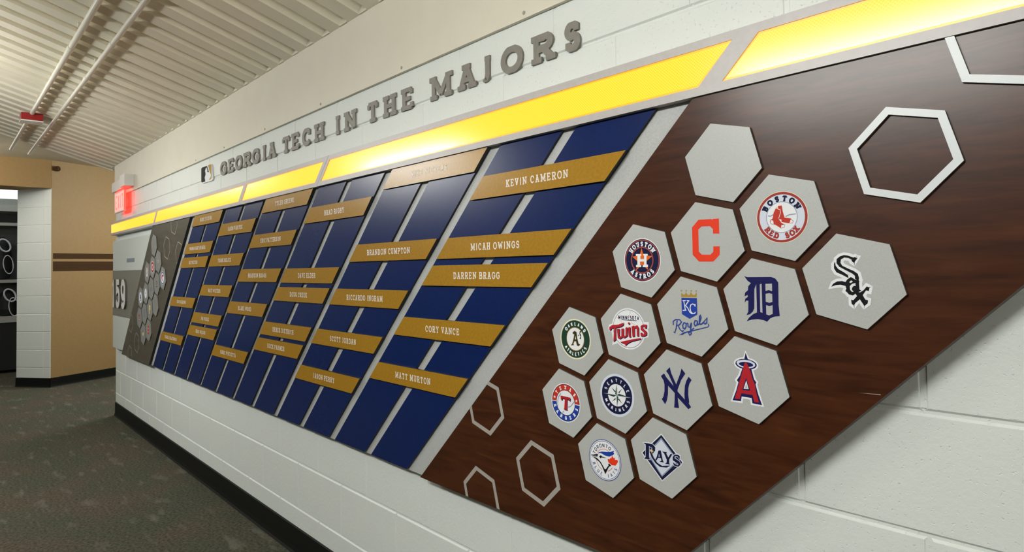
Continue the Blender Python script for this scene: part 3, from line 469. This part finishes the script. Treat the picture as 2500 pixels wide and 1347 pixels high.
# rib closures where the deck meets the fascia board
m = MB(); k = math.floor(-6.0 / P); random.seed(4)
while k * P < 5.1:
    b = k * P; j = random.uniform(-.006, .006)
    m.hexa([(b - .093 + j, -.020, CEIL + .001), (b - .033 + j, -.020, CEIL + .001), (b - .033 + j, .018, CEIL + .001), (b - .093 + j, .018, CEIL + .001),
            (b - .086 + j, -.010, CEIL + .036), (b - .040 + j, -.010, CEIL + .036), (b - .040 + j, .018, CEIL + .036), (b - .086 + j, .018, CEIL + .036)], MAT['fascia']); k += 1
struct(m.build('trim_2'))
# flat soffit beyond the deck
m = MB(); m.box(-9.4, DX0 - 0.012, YB, 3.0, 2.585, 2.66, MAT['soffit']); struct(m.build('ceiling.001'))

# splayed end wall: white block end face, tan block return, tan header over the opening
Kp = Vector((-8.261, -0.2415)); Lp = Vector((-8.640, -0.515)); Rp = Vector((-8.6135, 0.4583))
dKR = (Rp - Kp).normalized(); dLK = (Kp - Lp).normalized()
Fp = Kp + dKR * 3.4
nKR = Vector((dKR.y, -dKR.x)); nLK = Vector((dLK.y, -dLK.x))
def vwall(m, p, q, z0, z1, thick, inward, mat):
    a = p; b = q; n = inward.normalized() * thick
    m.hexa([(a.x, a.y, z0), (b.x, b.y, z0), (b.x + n.x, b.y + n.y, z0), (a.x + n.x, a.y + n.y, z0), (a.x, a.y, z1), (b.x, b.y, z1), (b.x + n.x, b.y + n.y, z1), (a.x + n.x, a.y + n.y, z1)], mat)
m = MB(); vwall(m, Kp + dKR * .007, Fp, 0, 2.585, 0.22, -nKR, MAT['cmu_tan']); far = struct(m.build('wall_far'))
for z0, z1 in ((1.455, 1.52), (1.313, 1.425)):
    s = MB(); p = Kp + dKR * 0.025 + nKR * 0.0008; q = Fp + nKR * 0.0008
    s.poly([(p.x, p.y, z0), (q.x, q.y, z0), (q.x, q.y, z1), (p.x, p.y, z1)], MAT['stripe']); s.build('painted_stripe', far)
# white block end face, with joints
m = MB(); W = (Kp - Lp).length
back = -nLK * 0.22
def onface(s, z, d=0.0): v = Lp + dLK * s - nLK * d; return (v.x, v.y, z)
HB = 2.262
m.poly([onface(0, 0, .004), onface(W, 0, .004), onface(W, HB, .004), onface(0, HB, .004)], MAT['cmu'])
vwall(m, Lp - nLK * .005, Kp - nLK * .005, 0, HB, 0.2, -nLK, MAT['cmu'])
for c in range(12):
    z0 = c * B + 0.015; z1 = min(z0 + B, HB); 
    if z1 - z0 < .03: continue
    for s0, s1 in ((0.0, W * .80), (W * .80, W)):
        a, b = s0 + (0 if s0 == 0 else .003), s1 - (0 if s1 == W else .003); e = .004
        o = [(a, z0 + .003), (b, z0 + .003), (b, z1 - .003), (a, z1 - .003)]; i_ = [(a + e, z0 + .003 + e), (b - e, z0 + .003 + e), (b - e, z1 - .003 - e), (a + e, z1 - .003 - e)]
        m.poly([onface(*v) for v in i_], MAT['cmu'])
        for q in range(4):
            r = (q + 1) % 4; m.poly([onface(*o[q], .004), onface(*o[r], .004), onface(*i_[r]), onface(*i_[q])], MAT['cmu'])
struct(m.build('wall_far.001'))
m = MB(); vwall(m, Kp + Vector((-.05, -4.0)), Kp + Vector((.002, .004)), HB, 2.585, 0.42, Vector((-1, .0125)), MAT['cmu_tan']); struct(m.build('wall_far.002'))
cove('baseboard_far', (Kp.x, Kp.y), (Fp.x, Fp.y), (nKR.x, nKR.y))
cove('baseboard_far.001', (Lp.x, Lp.y), (Kp.x, Kp.y), (nLK.x, nLK.y))
# unseen sides of the corridor
m = MB(); m.box(-9.4, 5.4, YB - 0.15, YB, 0, 4.0, MAT['lockers_far']); struct(m.build('wall_left'))
m = MB(); m.box(5.2, 5.4, YB, 3.0, 0, 4.0, MAT['cmu']); struct(m.build('wall_near'))
m = MB(); m.box(-12.0, -11.8, YB - 0.2, 3.0, 0, 2.7, MAT['cmu']); struct(m.build('wall_back'))
m = MB(); m.box(-12.0, -9.41, YB - 0.2, 3.0, 2.585, 2.7, MAT['soffit']); struct(m.build('ceiling.002'))

# ------------------------------------------------------------------ light boxes along the top of the display
ZF0, ZF1, ZL0, ZL1 = 1.6155, 1.7300, 1.6335, 1.7115
YF = -0.050
def para(s0, s1, z0, z1): return [(s0 + z0, z0), (s1 + z0, z0), (s1 + z1, z1), (s0 + z1, z1)]
def light_box(name, outline, lenses, label):
    cx = sum(p[0] for p in outline) / len(outline); org = (cx, 0, ZF0)
    t = empty(name, org)
    fr = MB()
    # front face as strips around the lens openings, with returns
    xl0, xl1 = outline[0][0], outline[1][0]
    def edge(z, k): # x of the left/right outline at height z
        (a, za), (b, zb) = (outline[0], outline[3]) if k == 0 else (outline[1], outline[2])
        return a + (b - a) * (z - za) / (zb - za)
    bands = []
    for z0, z1 in ((ZF0, ZL0), (ZL1, ZF1)):
        bands.append([(edge(z0, 0), z0), (edge(z0, 1), z0), (edge(z1, 1), z1), (edge(z1, 0), z1)])
    prev = [(edge(ZL0, 0), ZL0), (edge(ZL1, 0), ZL1)]
    for l in lenses:
        bands.append([prev[0], l[0], l[3], prev[1]]); prev = [l[1], l[2]]
    bands.append([prev[0], (edge(ZL0, 1), ZL0), (edge(ZL1, 1), ZL1), prev[1]])
    for b in bands:
        if abs(b[1][0] - b[0][0]) > 1e-4 or abs(b[2][0] - b[3][0]) > 1e-4: fr.prism(b, -0.040, YF, MAT['frame'])
    fr.prism(outline, -0.0002 if False else -0.001, -0.0402, MAT['frame'])
    fr.build('frame', t, org)
    for l in lenses:
        rim = MB(); inner = []
        cxl = sum(p[0] for p in l) / 4
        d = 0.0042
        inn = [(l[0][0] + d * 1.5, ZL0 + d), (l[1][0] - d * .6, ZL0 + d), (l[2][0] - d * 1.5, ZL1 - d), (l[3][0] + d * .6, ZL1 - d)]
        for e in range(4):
            f = (e + 1) % 4; rim.flat([l[e], l[f], inn[f], inn[e]], -0.0478, MAT['lens_rim_shade'])
        ln = MB(); ln.prism(inn, -0.042, -0.0482, MAT['lens'], MAT['lens_rim_shade'])
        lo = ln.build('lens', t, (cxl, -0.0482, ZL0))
        rim.build('lens_rim_shade', lo, (cxl, -0.0478, ZL0))
    return tag(t, label, 'light')
S_J = -3.541
light_box('light_box', para(S_J + .0012, 0.55, ZF0, ZF1), [para(-3.516, -1.7985, ZL0, ZL1), para(-1.7455, -.02, ZL0, ZL1), para(.03, .52, ZL0, ZL1)],
          'near half of the amber light box, above the dark brown wood board')
o_ = [(-6.035, ZF0), (S_J - .0012 + ZF0, ZF0), (S_J - .0012 + ZF1, ZF1), (-6.035, ZF1)]
light_box('light_box', o_, [[(-6.028, ZL0), (-6.188 + ZL0, ZL0), (-6.188 + ZL1, ZL1), (-6.028, ZL1)], para(-6.150, -4.463, ZL0, ZL1), para(-4.416, -3.571, ZL0, ZL1)],
          'far half of the amber light box, ending below the exit sign')

# ------------------------------------------------------------------ the display boards
ZB0, ZB1 = 0.5925, 1.6150
YG, YS, YP, YW, YH = -0.028, -0.036, -0.044, -0.044, -0.050
m = MB(); m.prism(para(-5.2995, -1.798, ZB0, ZB1), -0.001, YG, MAT['silver']); b = m.build('backing_board', None, (-3.5, 0, ZB0))
tag(b, 'silver grey slanted backing board behind the blue slats', 'board')

SL, SR = -1.7965, -0.884
R0 = 0.0844
def hexpts(c, R, rot=-15): return [(c[0] + R * math.cos(math.radians(rot + 120 - 60 * k)), c[1] + R * math.sin(math.radians(rot + 120 - 60 * k))) for k in range(6)]
def ring_quads(c, R, r):
    o, i_ = hexpts(c, R), hexpts(c, r)
    return [[o[k], o[(k + 1) % 6], i_[(k + 1) % 6], i_[k]] for k in range(6)]
def wood_board(dx, mat, label, extra=(), rim=.0136):
    m = MB(); m.prism(para(SL + dx, SR + dx, ZB0, ZB1), -0.001, YW, mat, MAT['black'] if dx else mat)
    b = m.build('hexagon_board', None, (SL + dx + 1.1, 0, ZB0))
    tag(b, label, 'board')
    # thin silver outlines let into the lower corner
    for c in ((-0.6635, 0.7293), (-0.871, 0.873), (-0.896, 0.611)) + tuple(extra):
        q = MB()
        for quad in ring_quads((c[0] + dx, c[1]), R0, R0 - rim):
            quad = clip(clip(quad, 0, -1, -ZB0 - .001), -1, 1, -(SL + dx) - .001)
            quad = clip(clip(quad, 0, 1, ZB1 - .001), 1, -1, SR + dx - .001)
            if len(quad) > 2: q.flat(quad, YW - .0006, MAT['outline'])
        q.build('hexagon_outline', b, (c[0] + dx, YW, c[1]))
    return b
wb = wood_board(0, MAT['wood'], 'dark brown wood board with silver hexagon outlines, at the near right end of the display')
q = MB(); q.flat([(0.1171, 1.0434), (0.1531, 1.0440), (0.1531, 1.0454)], YW - .0004, MAT['outline']); q.build('scratch', wb, (0.1171, YW, 1.0434))
DXL = -4.4175
wood_board(DXL, MAT['wood_far'], 'glare-greyed brown slanted hexagon board at the far left end of the display', ((0.2002, 1.4416), (0.374, 1.602), (0.488, 1.394)), .0075)
# raised hexagon rings near the top corner of each board
def ring(c, dx, label, mat, rim=.0139):
    q = MB(); any_ = False
    for quad in ring_quads((c[0] + dx, c[1]), R0, R0 - rim):
        quad = clip(clip(quad, 0, 1, ZB1 - .0005), 1, -1, SR + dx - .001)
        if len(quad) > 2: q.prism(quad, YW - .0001, YH, mat, MAT['plaque_edge'])
    o = q.build('hexagon_ring', None, (c[0] + dx, YW, c[1])); tag(o, label, 'hexagon ring'); return o
ring((0.2002, 1.4416), 0, 'whole raised glare-whitened hexagon ring on the brown wood board, right of the plaques', MAT['ring'])
ring((0.343, 1.600), 0, 'raised glare-whitened hexagon ring cut off by the light box at the top right corner', MAT['ring'])
# blue slats
SLW, GAP = 0.2345, 0.0465
COLS = [-2.4065, -2.974, -3.5405, -4.098, -4.654, -5.2145]
order = ['nearest', 'second', 'third', 'fourth', 'fifth', 'farthest']
for c, s0 in enumerate(COLS):
    for k in range(2):
        a = s0 + k * (SLW + GAP)
        m = MB(); m.prism(para(a, a + SLW, ZB0 + .0035, ZB1 + (-.0005)), YG - .0001, YS, MAT['blue'], MAT['black'])
        o = m.build('blue_slat', None, (a + SLW / 2 + 1.1, YG, ZB0))
        tag(o, 'dark blue slanted slat, %s of the pair in the %s name column' % ('right' if k else 'left', order[c]), 'slat', 'slanted blue slats')
# gold name plates
rank = ['top', 'second from top', 'middle', 'fourth from top', 'bottom']
for i, (name, zc) in enumerate(PLATES):
    c = i // 5; s0 = COLS[c]; L = s0 + .010; Rr = s0 + 2 * SLW + GAP + .002; h = .0318
    zs = sorted([p[1] for p in PLATES[c * 5:c * 5 + 5]], reverse=True); rk = zs.index(zc)
    zc = min(zc, ZB1 - h - .0005)
    m = MB(); m.prism(para(L, Rr, zc - h, zc + h), YS - .0001, YP, MAT['gold'], MAT['black'])
    org = ((L + Rr) / 2 + zc, YS, zc)
    o = m.build('name_plate', None, org)
    tag(o, 'gold name plate with ivory lettering, %s in the %s blue column' % (rank[rk], order[c]), 'name plate', 'gold name plates')
    q, w = text_quads(name, .0205, .0035, .0036, .81)
    t = MB(); x0 = s0 + .256 + zc - w / 2
    for n_, quad in enumerate(q): t.flat([(x + x0, z + zc - .0103) for x, z in quad], YP - .0006 - n_ % 12 * 4e-6, MAT['ivory'])
    t.build('lettering', o, (org[0], YP, zc))

# ------------------------------------------------------------------ emblems
def emblem(ops, c, y0, name, parent):
    m = MB(); K = 1e-4
    def at(p): return (c[0] + p[0] * K, c[1] + p[1] * K)
    def disc(x, y, r, n=56): return [at((x + r * math.cos(2 * math.pi * k / n), y + r * math.sin(2 * math.pi * k / n))) for k in range(n)]
    for i, op in enumerate(ops):
        y = y0 - .0003 - 2.6e-5 * i; mat = PMAT[op[1]]; kd = op[0]
        if kd == 'P': m.flat([at(p) for p in op[2]], y, mat)
        elif kd == 'D': m.flat(disc(*op[2:5]), y, mat)
        elif kd == 'H':
            x, z, r, a0, a1 = op[2:7]; m.flat([at((x + r * math.cos(math.radians(a0 + (a1 - a0) * k / 28)), z + r * math.sin(math.radians(a0 + (a1 - a0) * k / 28)))) for k in range(29)], y, mat)
        elif kd == 'S':
            pts = [at(p) for p in op[3]]
            for n_, q in enumerate(strip(pts, op[2] * K)): m.flat(q, y - n_ % 11 * 2e-6, mat)
        elif kd == 'T':
            _, _, text, cx, cy, r, h, a0, a1, flip, th, ser = op
            n = len(text)
            for k, ch in enumerate(text):
                if ch == ' ': continue
                a = math.radians(a0 + (a1 - a0) * k / max(1, n - 1)); w = GW.get(ch, .92) * h * (.95 if th >= .3 else .80)
                for n_, q in enumerate(glyph(ch, w, h, h * th, bool(ser))):
                    pp = []
                    for x, z in q:
                        u = x - w / 2; v = z - h / 2
                        if flip: ang = a + u / r; rr = r - v
                        else: ang = a - u / r; rr = r + v
                        pp.append(at((cx + rr * math.cos(ang), cy + rr * math.sin(ang))))
                    m.flat(pp, y - n_ % 11 * 2e-6, mat)
        elif kd == 'L':
            _, _, text, p0, p1, h, th, ser = op
            q, w = text_quads(text, h, h * th, h * .14, .74, bool(ser))
            d = (p1[0] - p0[0], p1[1] - p0[1]); ln = math.hypot(*d); ux, uy = d[0] / ln, d[1] / ln; sx = ln / w
            for n_, quad in enumerate(q): m.flat([at((p0[0] + ux * x * sx - uy * z, p0[1] + uy * x * sx + ux * z)) for x, z in quad], y - n_ % 11 * 2e-6, mat)
    return m.build(name, parent, (c[0], y0, c[1]))

def plaque(c, label, group, ops=None, dx=0.0, face='plaque'):
    c = (c[0] + dx, c[1])
    m = MB(); m.prism(hexpts(c, R0 + .0006), YW - .0001, YH, MAT[face], MAT['plaque_edge'])
    o = m.build('hexagon_plaque', None, (c[0], YW, c[1])); tag(o, label, 'hexagon plaque', group)
    if ops: emblem(ops, c, YH, 'emblem', o)
    return o
NEAR = {
 'orioles': 'silver hexagon plaque, topmost of the cluster on the brown wood board',
 'redsox': 'silver hexagon plaque with round emblem of two red socks',
 'whitesox': 'silver hexagon plaque with black and white slanted letters, rightmost of the cluster',
 'astros': 'silver hexagon plaque with navy round emblem, orange star and white H',
 'c': 'silver hexagon plaque with large red block letter C',
 'd': 'silver hexagon plaque with navy blackletter D',
 'royals': 'silver hexagon plaque with blue shield under a gold crown and blue script',
 'twins': 'silver hexagon plaque with red script across a white ball',
 'as': 'silver hexagon plaque with dark green and white round emblem',
 'rangers': 'silver hexagon plaque with red over blue round emblem and red T',
 'mariners': 'silver hexagon plaque with navy round emblem holding a compass star',
 'yankees': 'silver hexagon plaque with interlocked navy N and Y',
 'angels': 'silver hexagon plaque with red letter A wearing a silver halo',
 'jays': 'silver hexagon plaque with white round emblem of blue bird head and red leaf',
 'rays': 'silver hexagon plaque with navy edged white diamond emblem, lowest right of the cluster'}
for k, lab in NEAR.items(): plaque(CEN[k], lab, 'silver hexagon plaques on the wood board', LOGO.get(k))
# the far board carries the same honeycomb, its prints small and faint from here
def dots(*a): return list(a)
FAR = {
 'orioles': ('tall grey hexagon plaque, topmost on the far board', None),
 'redsox': ('grey hexagon plaque with faint pinkish print, right of the red ring one on far board', [('S', 'P', 30, [(-250, 60), (260, 60)]), ('S', 'P', 26, [(-200, -60), (200, -60)])]),
 'whitesox': ('grey hexagon plaque with blue round emblem and red C, rightmost on the far board', [('D', 'W', 0, 0, 470), ('D', 'B3', 0, 0, 445), ('D', 'W', 0, 0, 350), ('T', 'R2', 'C', 0, -270, 270, 500, 90, 91, 0, .3, 0)]),
 'astros': ('grey hexagon plaque with white and red print, upper left on the far board', [('P', 'W', [(-180, -330), (160, -330), (190, 250), (-160, 280)]), ('P', 'P', [(-170, 160), (150, 150), (150, 330), (-170, 340)]), ('S', 'N', 50, [(-80, -150), (90, 60)])]),
 'c': ('grey hexagon plaque with white disc and red wishbone C on the far board', [('D', 'W', 0, 0, 420), ('D', 'R2', 0, 0, 380), ('D', 'W', 0, 0, 220), ('P', 'R2', [(-80, -130), (110, -130), (110, 130), (-80, 130)])]),
 'd': ('grey hexagon plaque with small dark monogram beside the blue round emblem, far board', [('S', 'N', 60, [(-120, 120), (60, 160), (100, 20), (-60, -60)]), ('S', 'N', 50, [(-160, -220), (200, -200)])]),
 'royals': ('grey hexagon plaque with faint slate script, middle of the far board', [('S', 'E3', 60, [(-250, 80), (-100, -100), (60, 90), (220, -40)]), ('S', 'E3', 40, [(-250, -180), (250, -150)])]),
 'twins': ('grey hexagon plaque with white emblem in the fourth row of the far board', [('D', 'W', 0, 0, 360), ('S', 'E', 50, [(-200, 0), (200, 20)])]),
 'as': ('grey hexagon plaque with pale emblem and black marks, leftmost of the far fifth row', [('D', 'E2', 0, 0, 430), ('S', 'K', 60, [(-160, 190), (140, 170)]), ('S', 'K', 60, [(-150, -210), (150, -190), (120, 40)]), ('D', 'N', 0, 20, 130)]),
 'rangers': ('grey hexagon plaque with pale red letter, lower left of the far board', [('S', 'R', 90, [(-170, 200), (170, 180)]), ('S', 'R', 100, [(0, 200), (10, -260)]), ('S', 'P', 60, [(-150, -120), (170, -100)])]),
 'mariners': ('grey hexagon plaque with slate blue monogram beside the yellow one on far board', [('S', 'E3', 80, [(-130, 320), (-80, -300)]), ('S', 'E3', 80, [(140, 300), (-60, 20), (170, -280)])]),
 'yankees': ('grey hexagon plaque with yellow letter P on the far board', [('S', 'Y2', 130, [(-90, 330), (-90, -330)]), ('S', 'Y2', 110, [(-90, 300), (130, 240), (130, 60), (-60, 0)]), ('S', 'K', 20, [(-170, -350), (60, -350)])]),
 'angels': ('grey hexagon plaque with faint brown print, lower right on the far board', [('S', 'Y', 40, [(-180, 60), (180, 80)]), ('S', 'Y', 36, [(-120, -100), (130, -80)])]),
 'jays': ('grey hexagon plaque with small yellow bird print, lowest on the far board', [('P', 'Y2', [(-200, -60), (60, -160), (180, 60), (20, 170)]), ('S', 'R', 50, [(-200, 150), (-20, 260)])]),
 'rays': ('grey hexagon plaque with red script print, lowest right on the far board', [('P', 'R', [(-160, 330), (170, 300), (150, -330), (-140, -300)]), ('S', 'P', 60, [(-100, 120), (110, 100)]), ('S', 'P', 60, [(-90, -120), (100, -130)])])}
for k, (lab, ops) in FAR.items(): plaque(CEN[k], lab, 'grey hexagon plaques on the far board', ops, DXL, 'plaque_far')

# ------------------------------------------------------------------ raised title letters
words = ['GEORGIA', 'TECH', 'IN', 'THE', 'MAJORS']; i = 0
nth = ['first', 'second', 'third', 'fourth', 'fifth', 'sixth', 'last']
LZ0, LZ1, LT = 1.8205, 1.8975, .007
for w_ in words:
    for k, ch in enumerate(w_):
        c_, x0, x1 = LETTERS[i]; i += 1
        q = glyph(ch, x1 - x0, LZ1 - LZ0, .0205 if ch not in 'MI' else .0185, True, .0155)
        m = MB()
        for n_, quad in enumerate(q): m.prism([(a + x0, b + LZ0) for a, b in quad], -.0005, -LT - n_ * 2e-5, MAT['letter'])
        o = m.build('sign_letter', None, ((x0 + x1) / 2, 0, LZ0))
        pos = nth[k] if k < len(w_) - 1 else 'last'
        tag(o, 'raised grey letter %s, %s letter of the word %s above the light box' % (ch, pos, w_), 'letter', 'raised title letters')
# league emblem beside the title
mc = (-3.487, 1.866); K = 1e-4
m = MB(); m.prism([(mc[0] + a * K, mc[1] + b * K) for a, b in MLB['out']], -.0005, -.009, PMAT['W']); o = m.build('league_plaque', None, (mc[0], 0, mc[1]))
tag(o, 'small rounded white plaque with black and gold batter silhouette, left of the title letters', 'plaque')
emblem([('P', 'K', MLB['K']), ('P', 'Y', MLB['Y'])], mc, -.009, 'emblem', o)

# ------------------------------------------------------------------ number panel at the far end
t = empty('frosted_wall_sign', (-5.5, 0, 0.62))
sb = SL + DXL - .004
m = MB()
m.prism([(-5.995, .622), (sb + .622, .622), (sb + .905, .905), (-5.995, .905)], -.002, -.040, MAT['acrylic']); m.build('lower_panel', t, (-5.7, 0, .62))
m = MB(); m.prism([(-5.995, 1.298), (sb + 1.298, 1.298), (sb + 1.558, 1.558), (-5.995, 1.558)], -.002, -.040, MAT['acrylic']); up_ = m.build('upper_panel', t, (-5.6, 0, 1.3))
m = MB(); m.prism([(-5.995, .9055), (sb + .9055, .9055), (sb + 1.2975, 1.2975), (-5.995, 1.2975)], -.002, -.042, MAT['band']); m.build('number_band', t, (-5.6, 0, .9))
m = MB(); m.flat([(-5.45, 1.362), (-5.175, 1.362), (-5.17, 1.394), (-5.45, 1.396)], -.0405, MAT['print_blue']); m.build('caption_print', t, (-5.3, -.0405, 1.38))
tag(t, 'pale frosted panel with grey number band at the far end of the display', 'panel')
for ch, x0, x1, lab in (('1', -5.94, -5.835, 'leftmost'), ('5', -5.80, -5.625, 'middle'), ('9', -5.60, -5.415, 'rightmost')):
    m = MB()
    for n_, quad in enumerate(glyph(ch, x1 - x0, .245, .052, ch == '1', .045)): m.prism([(a + x0, b + .978) for a, b in quad], -.0425, -.057 - n_ * 3e-5, MAT['white_plastic'], MAT['plaque_edge'])
    o = m.build('number_digit', None, ((x0 + x1) / 2, -.0425, .978)); tag(o, 'raised pale digit %s, %s of three on the grey number band' % (ch, lab), 'digit', 'raised digits')

# ------------------------------------------------------------------ exit sign and emergency light
t = empty('exit_sign', (-5.62, 0, 1.80)); o_ = (-5.62, 0, 1.80)
m = MB(); m.box(-5.81, -5.45, -.062, -.046, 1.795, 1.965, MAT['white_plastic']); soften(m.build('housing', t, o_), .003)
m = MB(); m.box(-5.68, -5.58, -.0455, -.001, 1.84, 1.93, MAT['white_plastic']); m.build('mount', t, o_)
m = MB(); m.flat([(-5.80, 1.803), (-5.46, 1.803), (-5.46, 1.957), (-5.80, 1.957)], -.0626, MAT['exit_face']); f_ = m.build('face', t, (-5.62, -.0626, 1.80))
m = MB(); x = -5.775
for ch, w in (('E', .07), ('X', .075), ('I', .04), ('T', .07)):
    for n_, quad in enumerate(glyph(ch, w, .125, .021, False)): m.flat([(a + x, b + 1.818) for a, b in quad], -.0630 - n_ * 4e-6, MAT['exit_red'])
    x += w + .017
m.build('lettering', f_, (-5.62, -.0630, 1.80))
m = MB(); m.box(-5.80, -5.452, -.0618, -.0465, 1.9655, 1.972, MAT['exit_red'])
m.poly([(-5.81, -.0455, 1.80), (-5.45, -.0455, 1.80), (-5.45, -.0455, 1.96), (-5.81, -.0455, 1.96)], MAT['exit_red'])  # glowing back face added to throw a red spill on the wall
m.box(-5.4495, -5.444, -.0615, -.0465, 1.80, 1.97, MAT['exit_red']); m.build('edge_and_spill_glow', t, (-5.62, -.0629, 1.96))
tag(t, 'red lit exit sign on the block wall at the far end', 'exit sign')
t = empty('emergency_light', (-5.60, 0, 2.0)); o_ = (-5.60, 0, 2.0)
m = MB(); m.box(-5.97, -5.40, -.055, -.0126, 1.992, 2.075, MAT['white_plastic']); soften(m.build('housing', t, o_), .016, 3)
m = MB(); m.box(-5.50, -5.33, -.082, -.014, 1.99, 2.085, MAT['white_plastic']); soften(m.build('lamp_head', t, (-5.36, -.06, 2.0)), .014, 3)
tag(t, 'white emergency light with a boxy lamp head above the exit sign', 'emergency light')

# ------------------------------------------------------------------ conduits and the red box under the deck
def conduit(y, z, r, x0, x1, label, couplings, straps, hook=True):
    t = empty('conduit', ((x0 + x1) / 2, y, z)); o_ = ((x0 + x1) / 2, y, z)
    m = MB(); m.tube((x0, y, z), (x1, y, z), r, MAT['pipe'], 18); smooth(m.build('pipe', t, o_))
    for c in couplings:
        m = MB(); m.lathe((c - .035, y, z), (1, 0, 0), [(r * 1.02, 0), (r * 1.22, .002), (r * 1.22, .068), (r * 1.02, .07)], MAT['pipe'], 18); m.build('coupling', t, (c, y, z))
    for c in straps:
        m = MB(); zz = dz(y) + .002
        m.box(c - .010, c + .010, y - r * 1.35, y + r * 1.35, z + r * .6, zz - .004, MAT['pipe']); m.build('strap', t, (c, y, z))
    return tag(t, label, 'conduit', 'conduits under the deck')
Y1, Z1 = -.703, 2.434; Y2, Z2 = -.575, 2.3975
zo = -.006
conduit(Y1, Z1, .0135, -5.079, 5.0, 'thicker white conduit under the ribbed deck, near side of the red box', (-3.35, -.6), (-4.6, -3.0, -1.2))
conduit(Y1, Z1, .0135, -6.80, -5.192, 'short white conduit leaving the far side of the red box', (), (-6.1,))
conduit(Y2, Z2, .0115, -6.75, 5.0, 'thinner white conduit running unbroken nearest the block wall', (-3.05, -3.75), (-5.4, -3.4, -1.8))
t = empty('alarm_box', (-5.13, Y1, 2.44))
m = MB(); m.box(-5.19, -5.08, -.765, -.640, 2.385, 2.436, MAT['red_box']); soften(m.build('red_housing', t, (-5.13, Y1, 2.4)), .003)
m = MB(); m.box(-5.195, -5.078, -.768, -.637, 2.376, 2.3845, MAT['white_plastic']); m.build('base_plate', t, (-5.13, Y1, 2.38))
tag(t, 'small red box with white base on the ceiling conduit', 'alarm box')
# dark hanger stub on the tan wall
hk = Kp + dKR * .05 + nKR * .02
m = MB(); m.lathe((hk.x, hk.y, 2.49), (nKR.x, nKR.y, 0), [(.026, -.02), (.03, -.005), (.03, .02), (.018, .03)], MAT['stripe'], 16); smooth(m.build('cable_stub', None, (hk.x, hk.y, 2.49)))
tag(bpy.data.objects['cable_stub'], 'small dark brown knob high on the tan wall corner', 'fitting')

# ------------------------------------------------------------------ fluorescent fixtures hung over the corridor (out of frame)
def fixture(x, y, z, label, top=None, tube='tube'):
    t = empty('ceiling_light', (x, y, z))
    m = MB(); m.box(x - .64, x + .64, y - .10, y + .10, z, z + .05, MAT['white_plastic']); m.build('housing', t, (x, y, z))
    m = MB(); m.box(x - .62, x + .62, y - .085, y + .085, z - .13, z - .0005, MAT[tube]); m.build('diffuser', t, (x, y, z))
    for s in (-.5, .5):
        m = MB(); m.tube((x + s, y, z + .05), (x + s, y, top or dz(y) + .001), .004, MAT['pipe'], 8); m.build('hanger_rod', t, (x + s, y, z))
    return tag(t, label, 'ceiling light', 'hanging fluorescent lights')
for fx, lab in ((-.4, 'opposite the wood board'), (-4.05, 'opposite the far slats'), (-7.7, 'near the tan end wall, added unseen to light it'), (3.25, 'behind the viewer')):
    fixture(fx, -2.0 if fx > -7 else -1.5, 2.24 if fx > -7 else 2.50, 'hanging fluorescent light ' + lab, 2.585 if fx < -7 else None, 'tube_dim' if fx < -7 else 'tube')  # end-wall light is added out of view to brighten the far end

fixture(-7.2, 1.5, 2.42, 'hanging fluorescent light round the corner, facing the tan wall', 2.585)

# ------------------------------------------------------------------ the room beyond the opening
t = empty('ceiling_panel', (-9.95, -.9, 2.45))
m = MB(); m.box(-11.2, -9.1, -2.2, .0, 2.40, 2.584, MAT['panel_light']); m.build('lit_face', t, (-10, -.9, 2.3)); tag(t, 'bright white ceiling light in the room beyond the opening', 'ceiling light')
t = empty('equipment_locker', (-10.2, -.8, 0)); o_ = (-10.2, -.8, 0)
LX0, LX1, LY0, LY1 = -10.55, -10.0, -1.7, -.25
def lp(name, a, mat): m = MB(); m.box(*a, mat); return m.build(name, t, o_)
lp('back_panel', (LX0, LX0 + .02, LY0, LY1, 0.02, 2.12), MAT['locker'])
lp('side_panel', (LX0 + .02, LX1, LY1 - .02, LY1, 0.02, 2.12), MAT['locker']); lp('side_panel', (LX0 + .02, LX1, LY0, LY0 + .02, 0.02, 2.12), MAT['locker'])
lp('top_panel', (LX0, LX1 + .01, LY0, LY1, 2.12, 2.20), MAT['locker_light'])
lp('hanging_rail', (LX1 - .05, LX1, LY0 + .02, LY1 - .02, 1.93, 1.97), MAT['locker_light'])
lp('shelf', (LX0 + .02, LX1, LY0 + .02, LY1 - .02, 1.18, 1.22), MAT['locker_light'])
lp('seat_shelf', (LX0 + .02, LX1 + .02, LY0 + .02, LY1 - .02, 0.66, 0.74), MAT['locker_light'])
lp('drawer_front', (LX1 - .03, LX1, LY0 + .02, LY1 - .02, 0.04, 0.655), MAT['dark'])
tag(t, 'dark open equipment locker seen through the opening at far left', 'locker')
def bag(y, z, hgt, label):
    t = empty('equipment_bag', (LX1 - .10, y, z)); o_ = (LX1 - .10, y, z)
    m = MB(); n = 16
    prof = [(.02, 0), (.085, .01), (.11, hgt * .25), (.105, hgt * .6), (.08, hgt * .85), (.03, hgt)]
    m.lathe((LX1 - .13, y, z), (0, 0, 1), prof, MAT['dark'], n); smooth(m.build('bag_body', t, o_))
    m = MB(); m.torus((LX1 - .005, y + .02, z + hgt * .80), (0, .8, .35), (0, -.35, .8), .055, .085, .011, MAT['strap']); smooth(m.build('loop_handle', t, o_))
    m = MB(); m.torus((LX1 - .002, y + .06, z + hgt * .35), (0, 1, .1), (0, -.1, 1), .05, .12, .007, MAT['strap']); smooth(m.build('strap', t, o_))
    return tag(t, label, 'bag', 'bags in the locker')
bag(-.56, 1.222, .56, 'black bag with white loop handle on the upper locker shelf')
bag(-.50, .742, .34, 'black bag with white loop handle on the lower locker seat')

for o in bpy.data.objects:
    if '_o' in o: del o['_o']
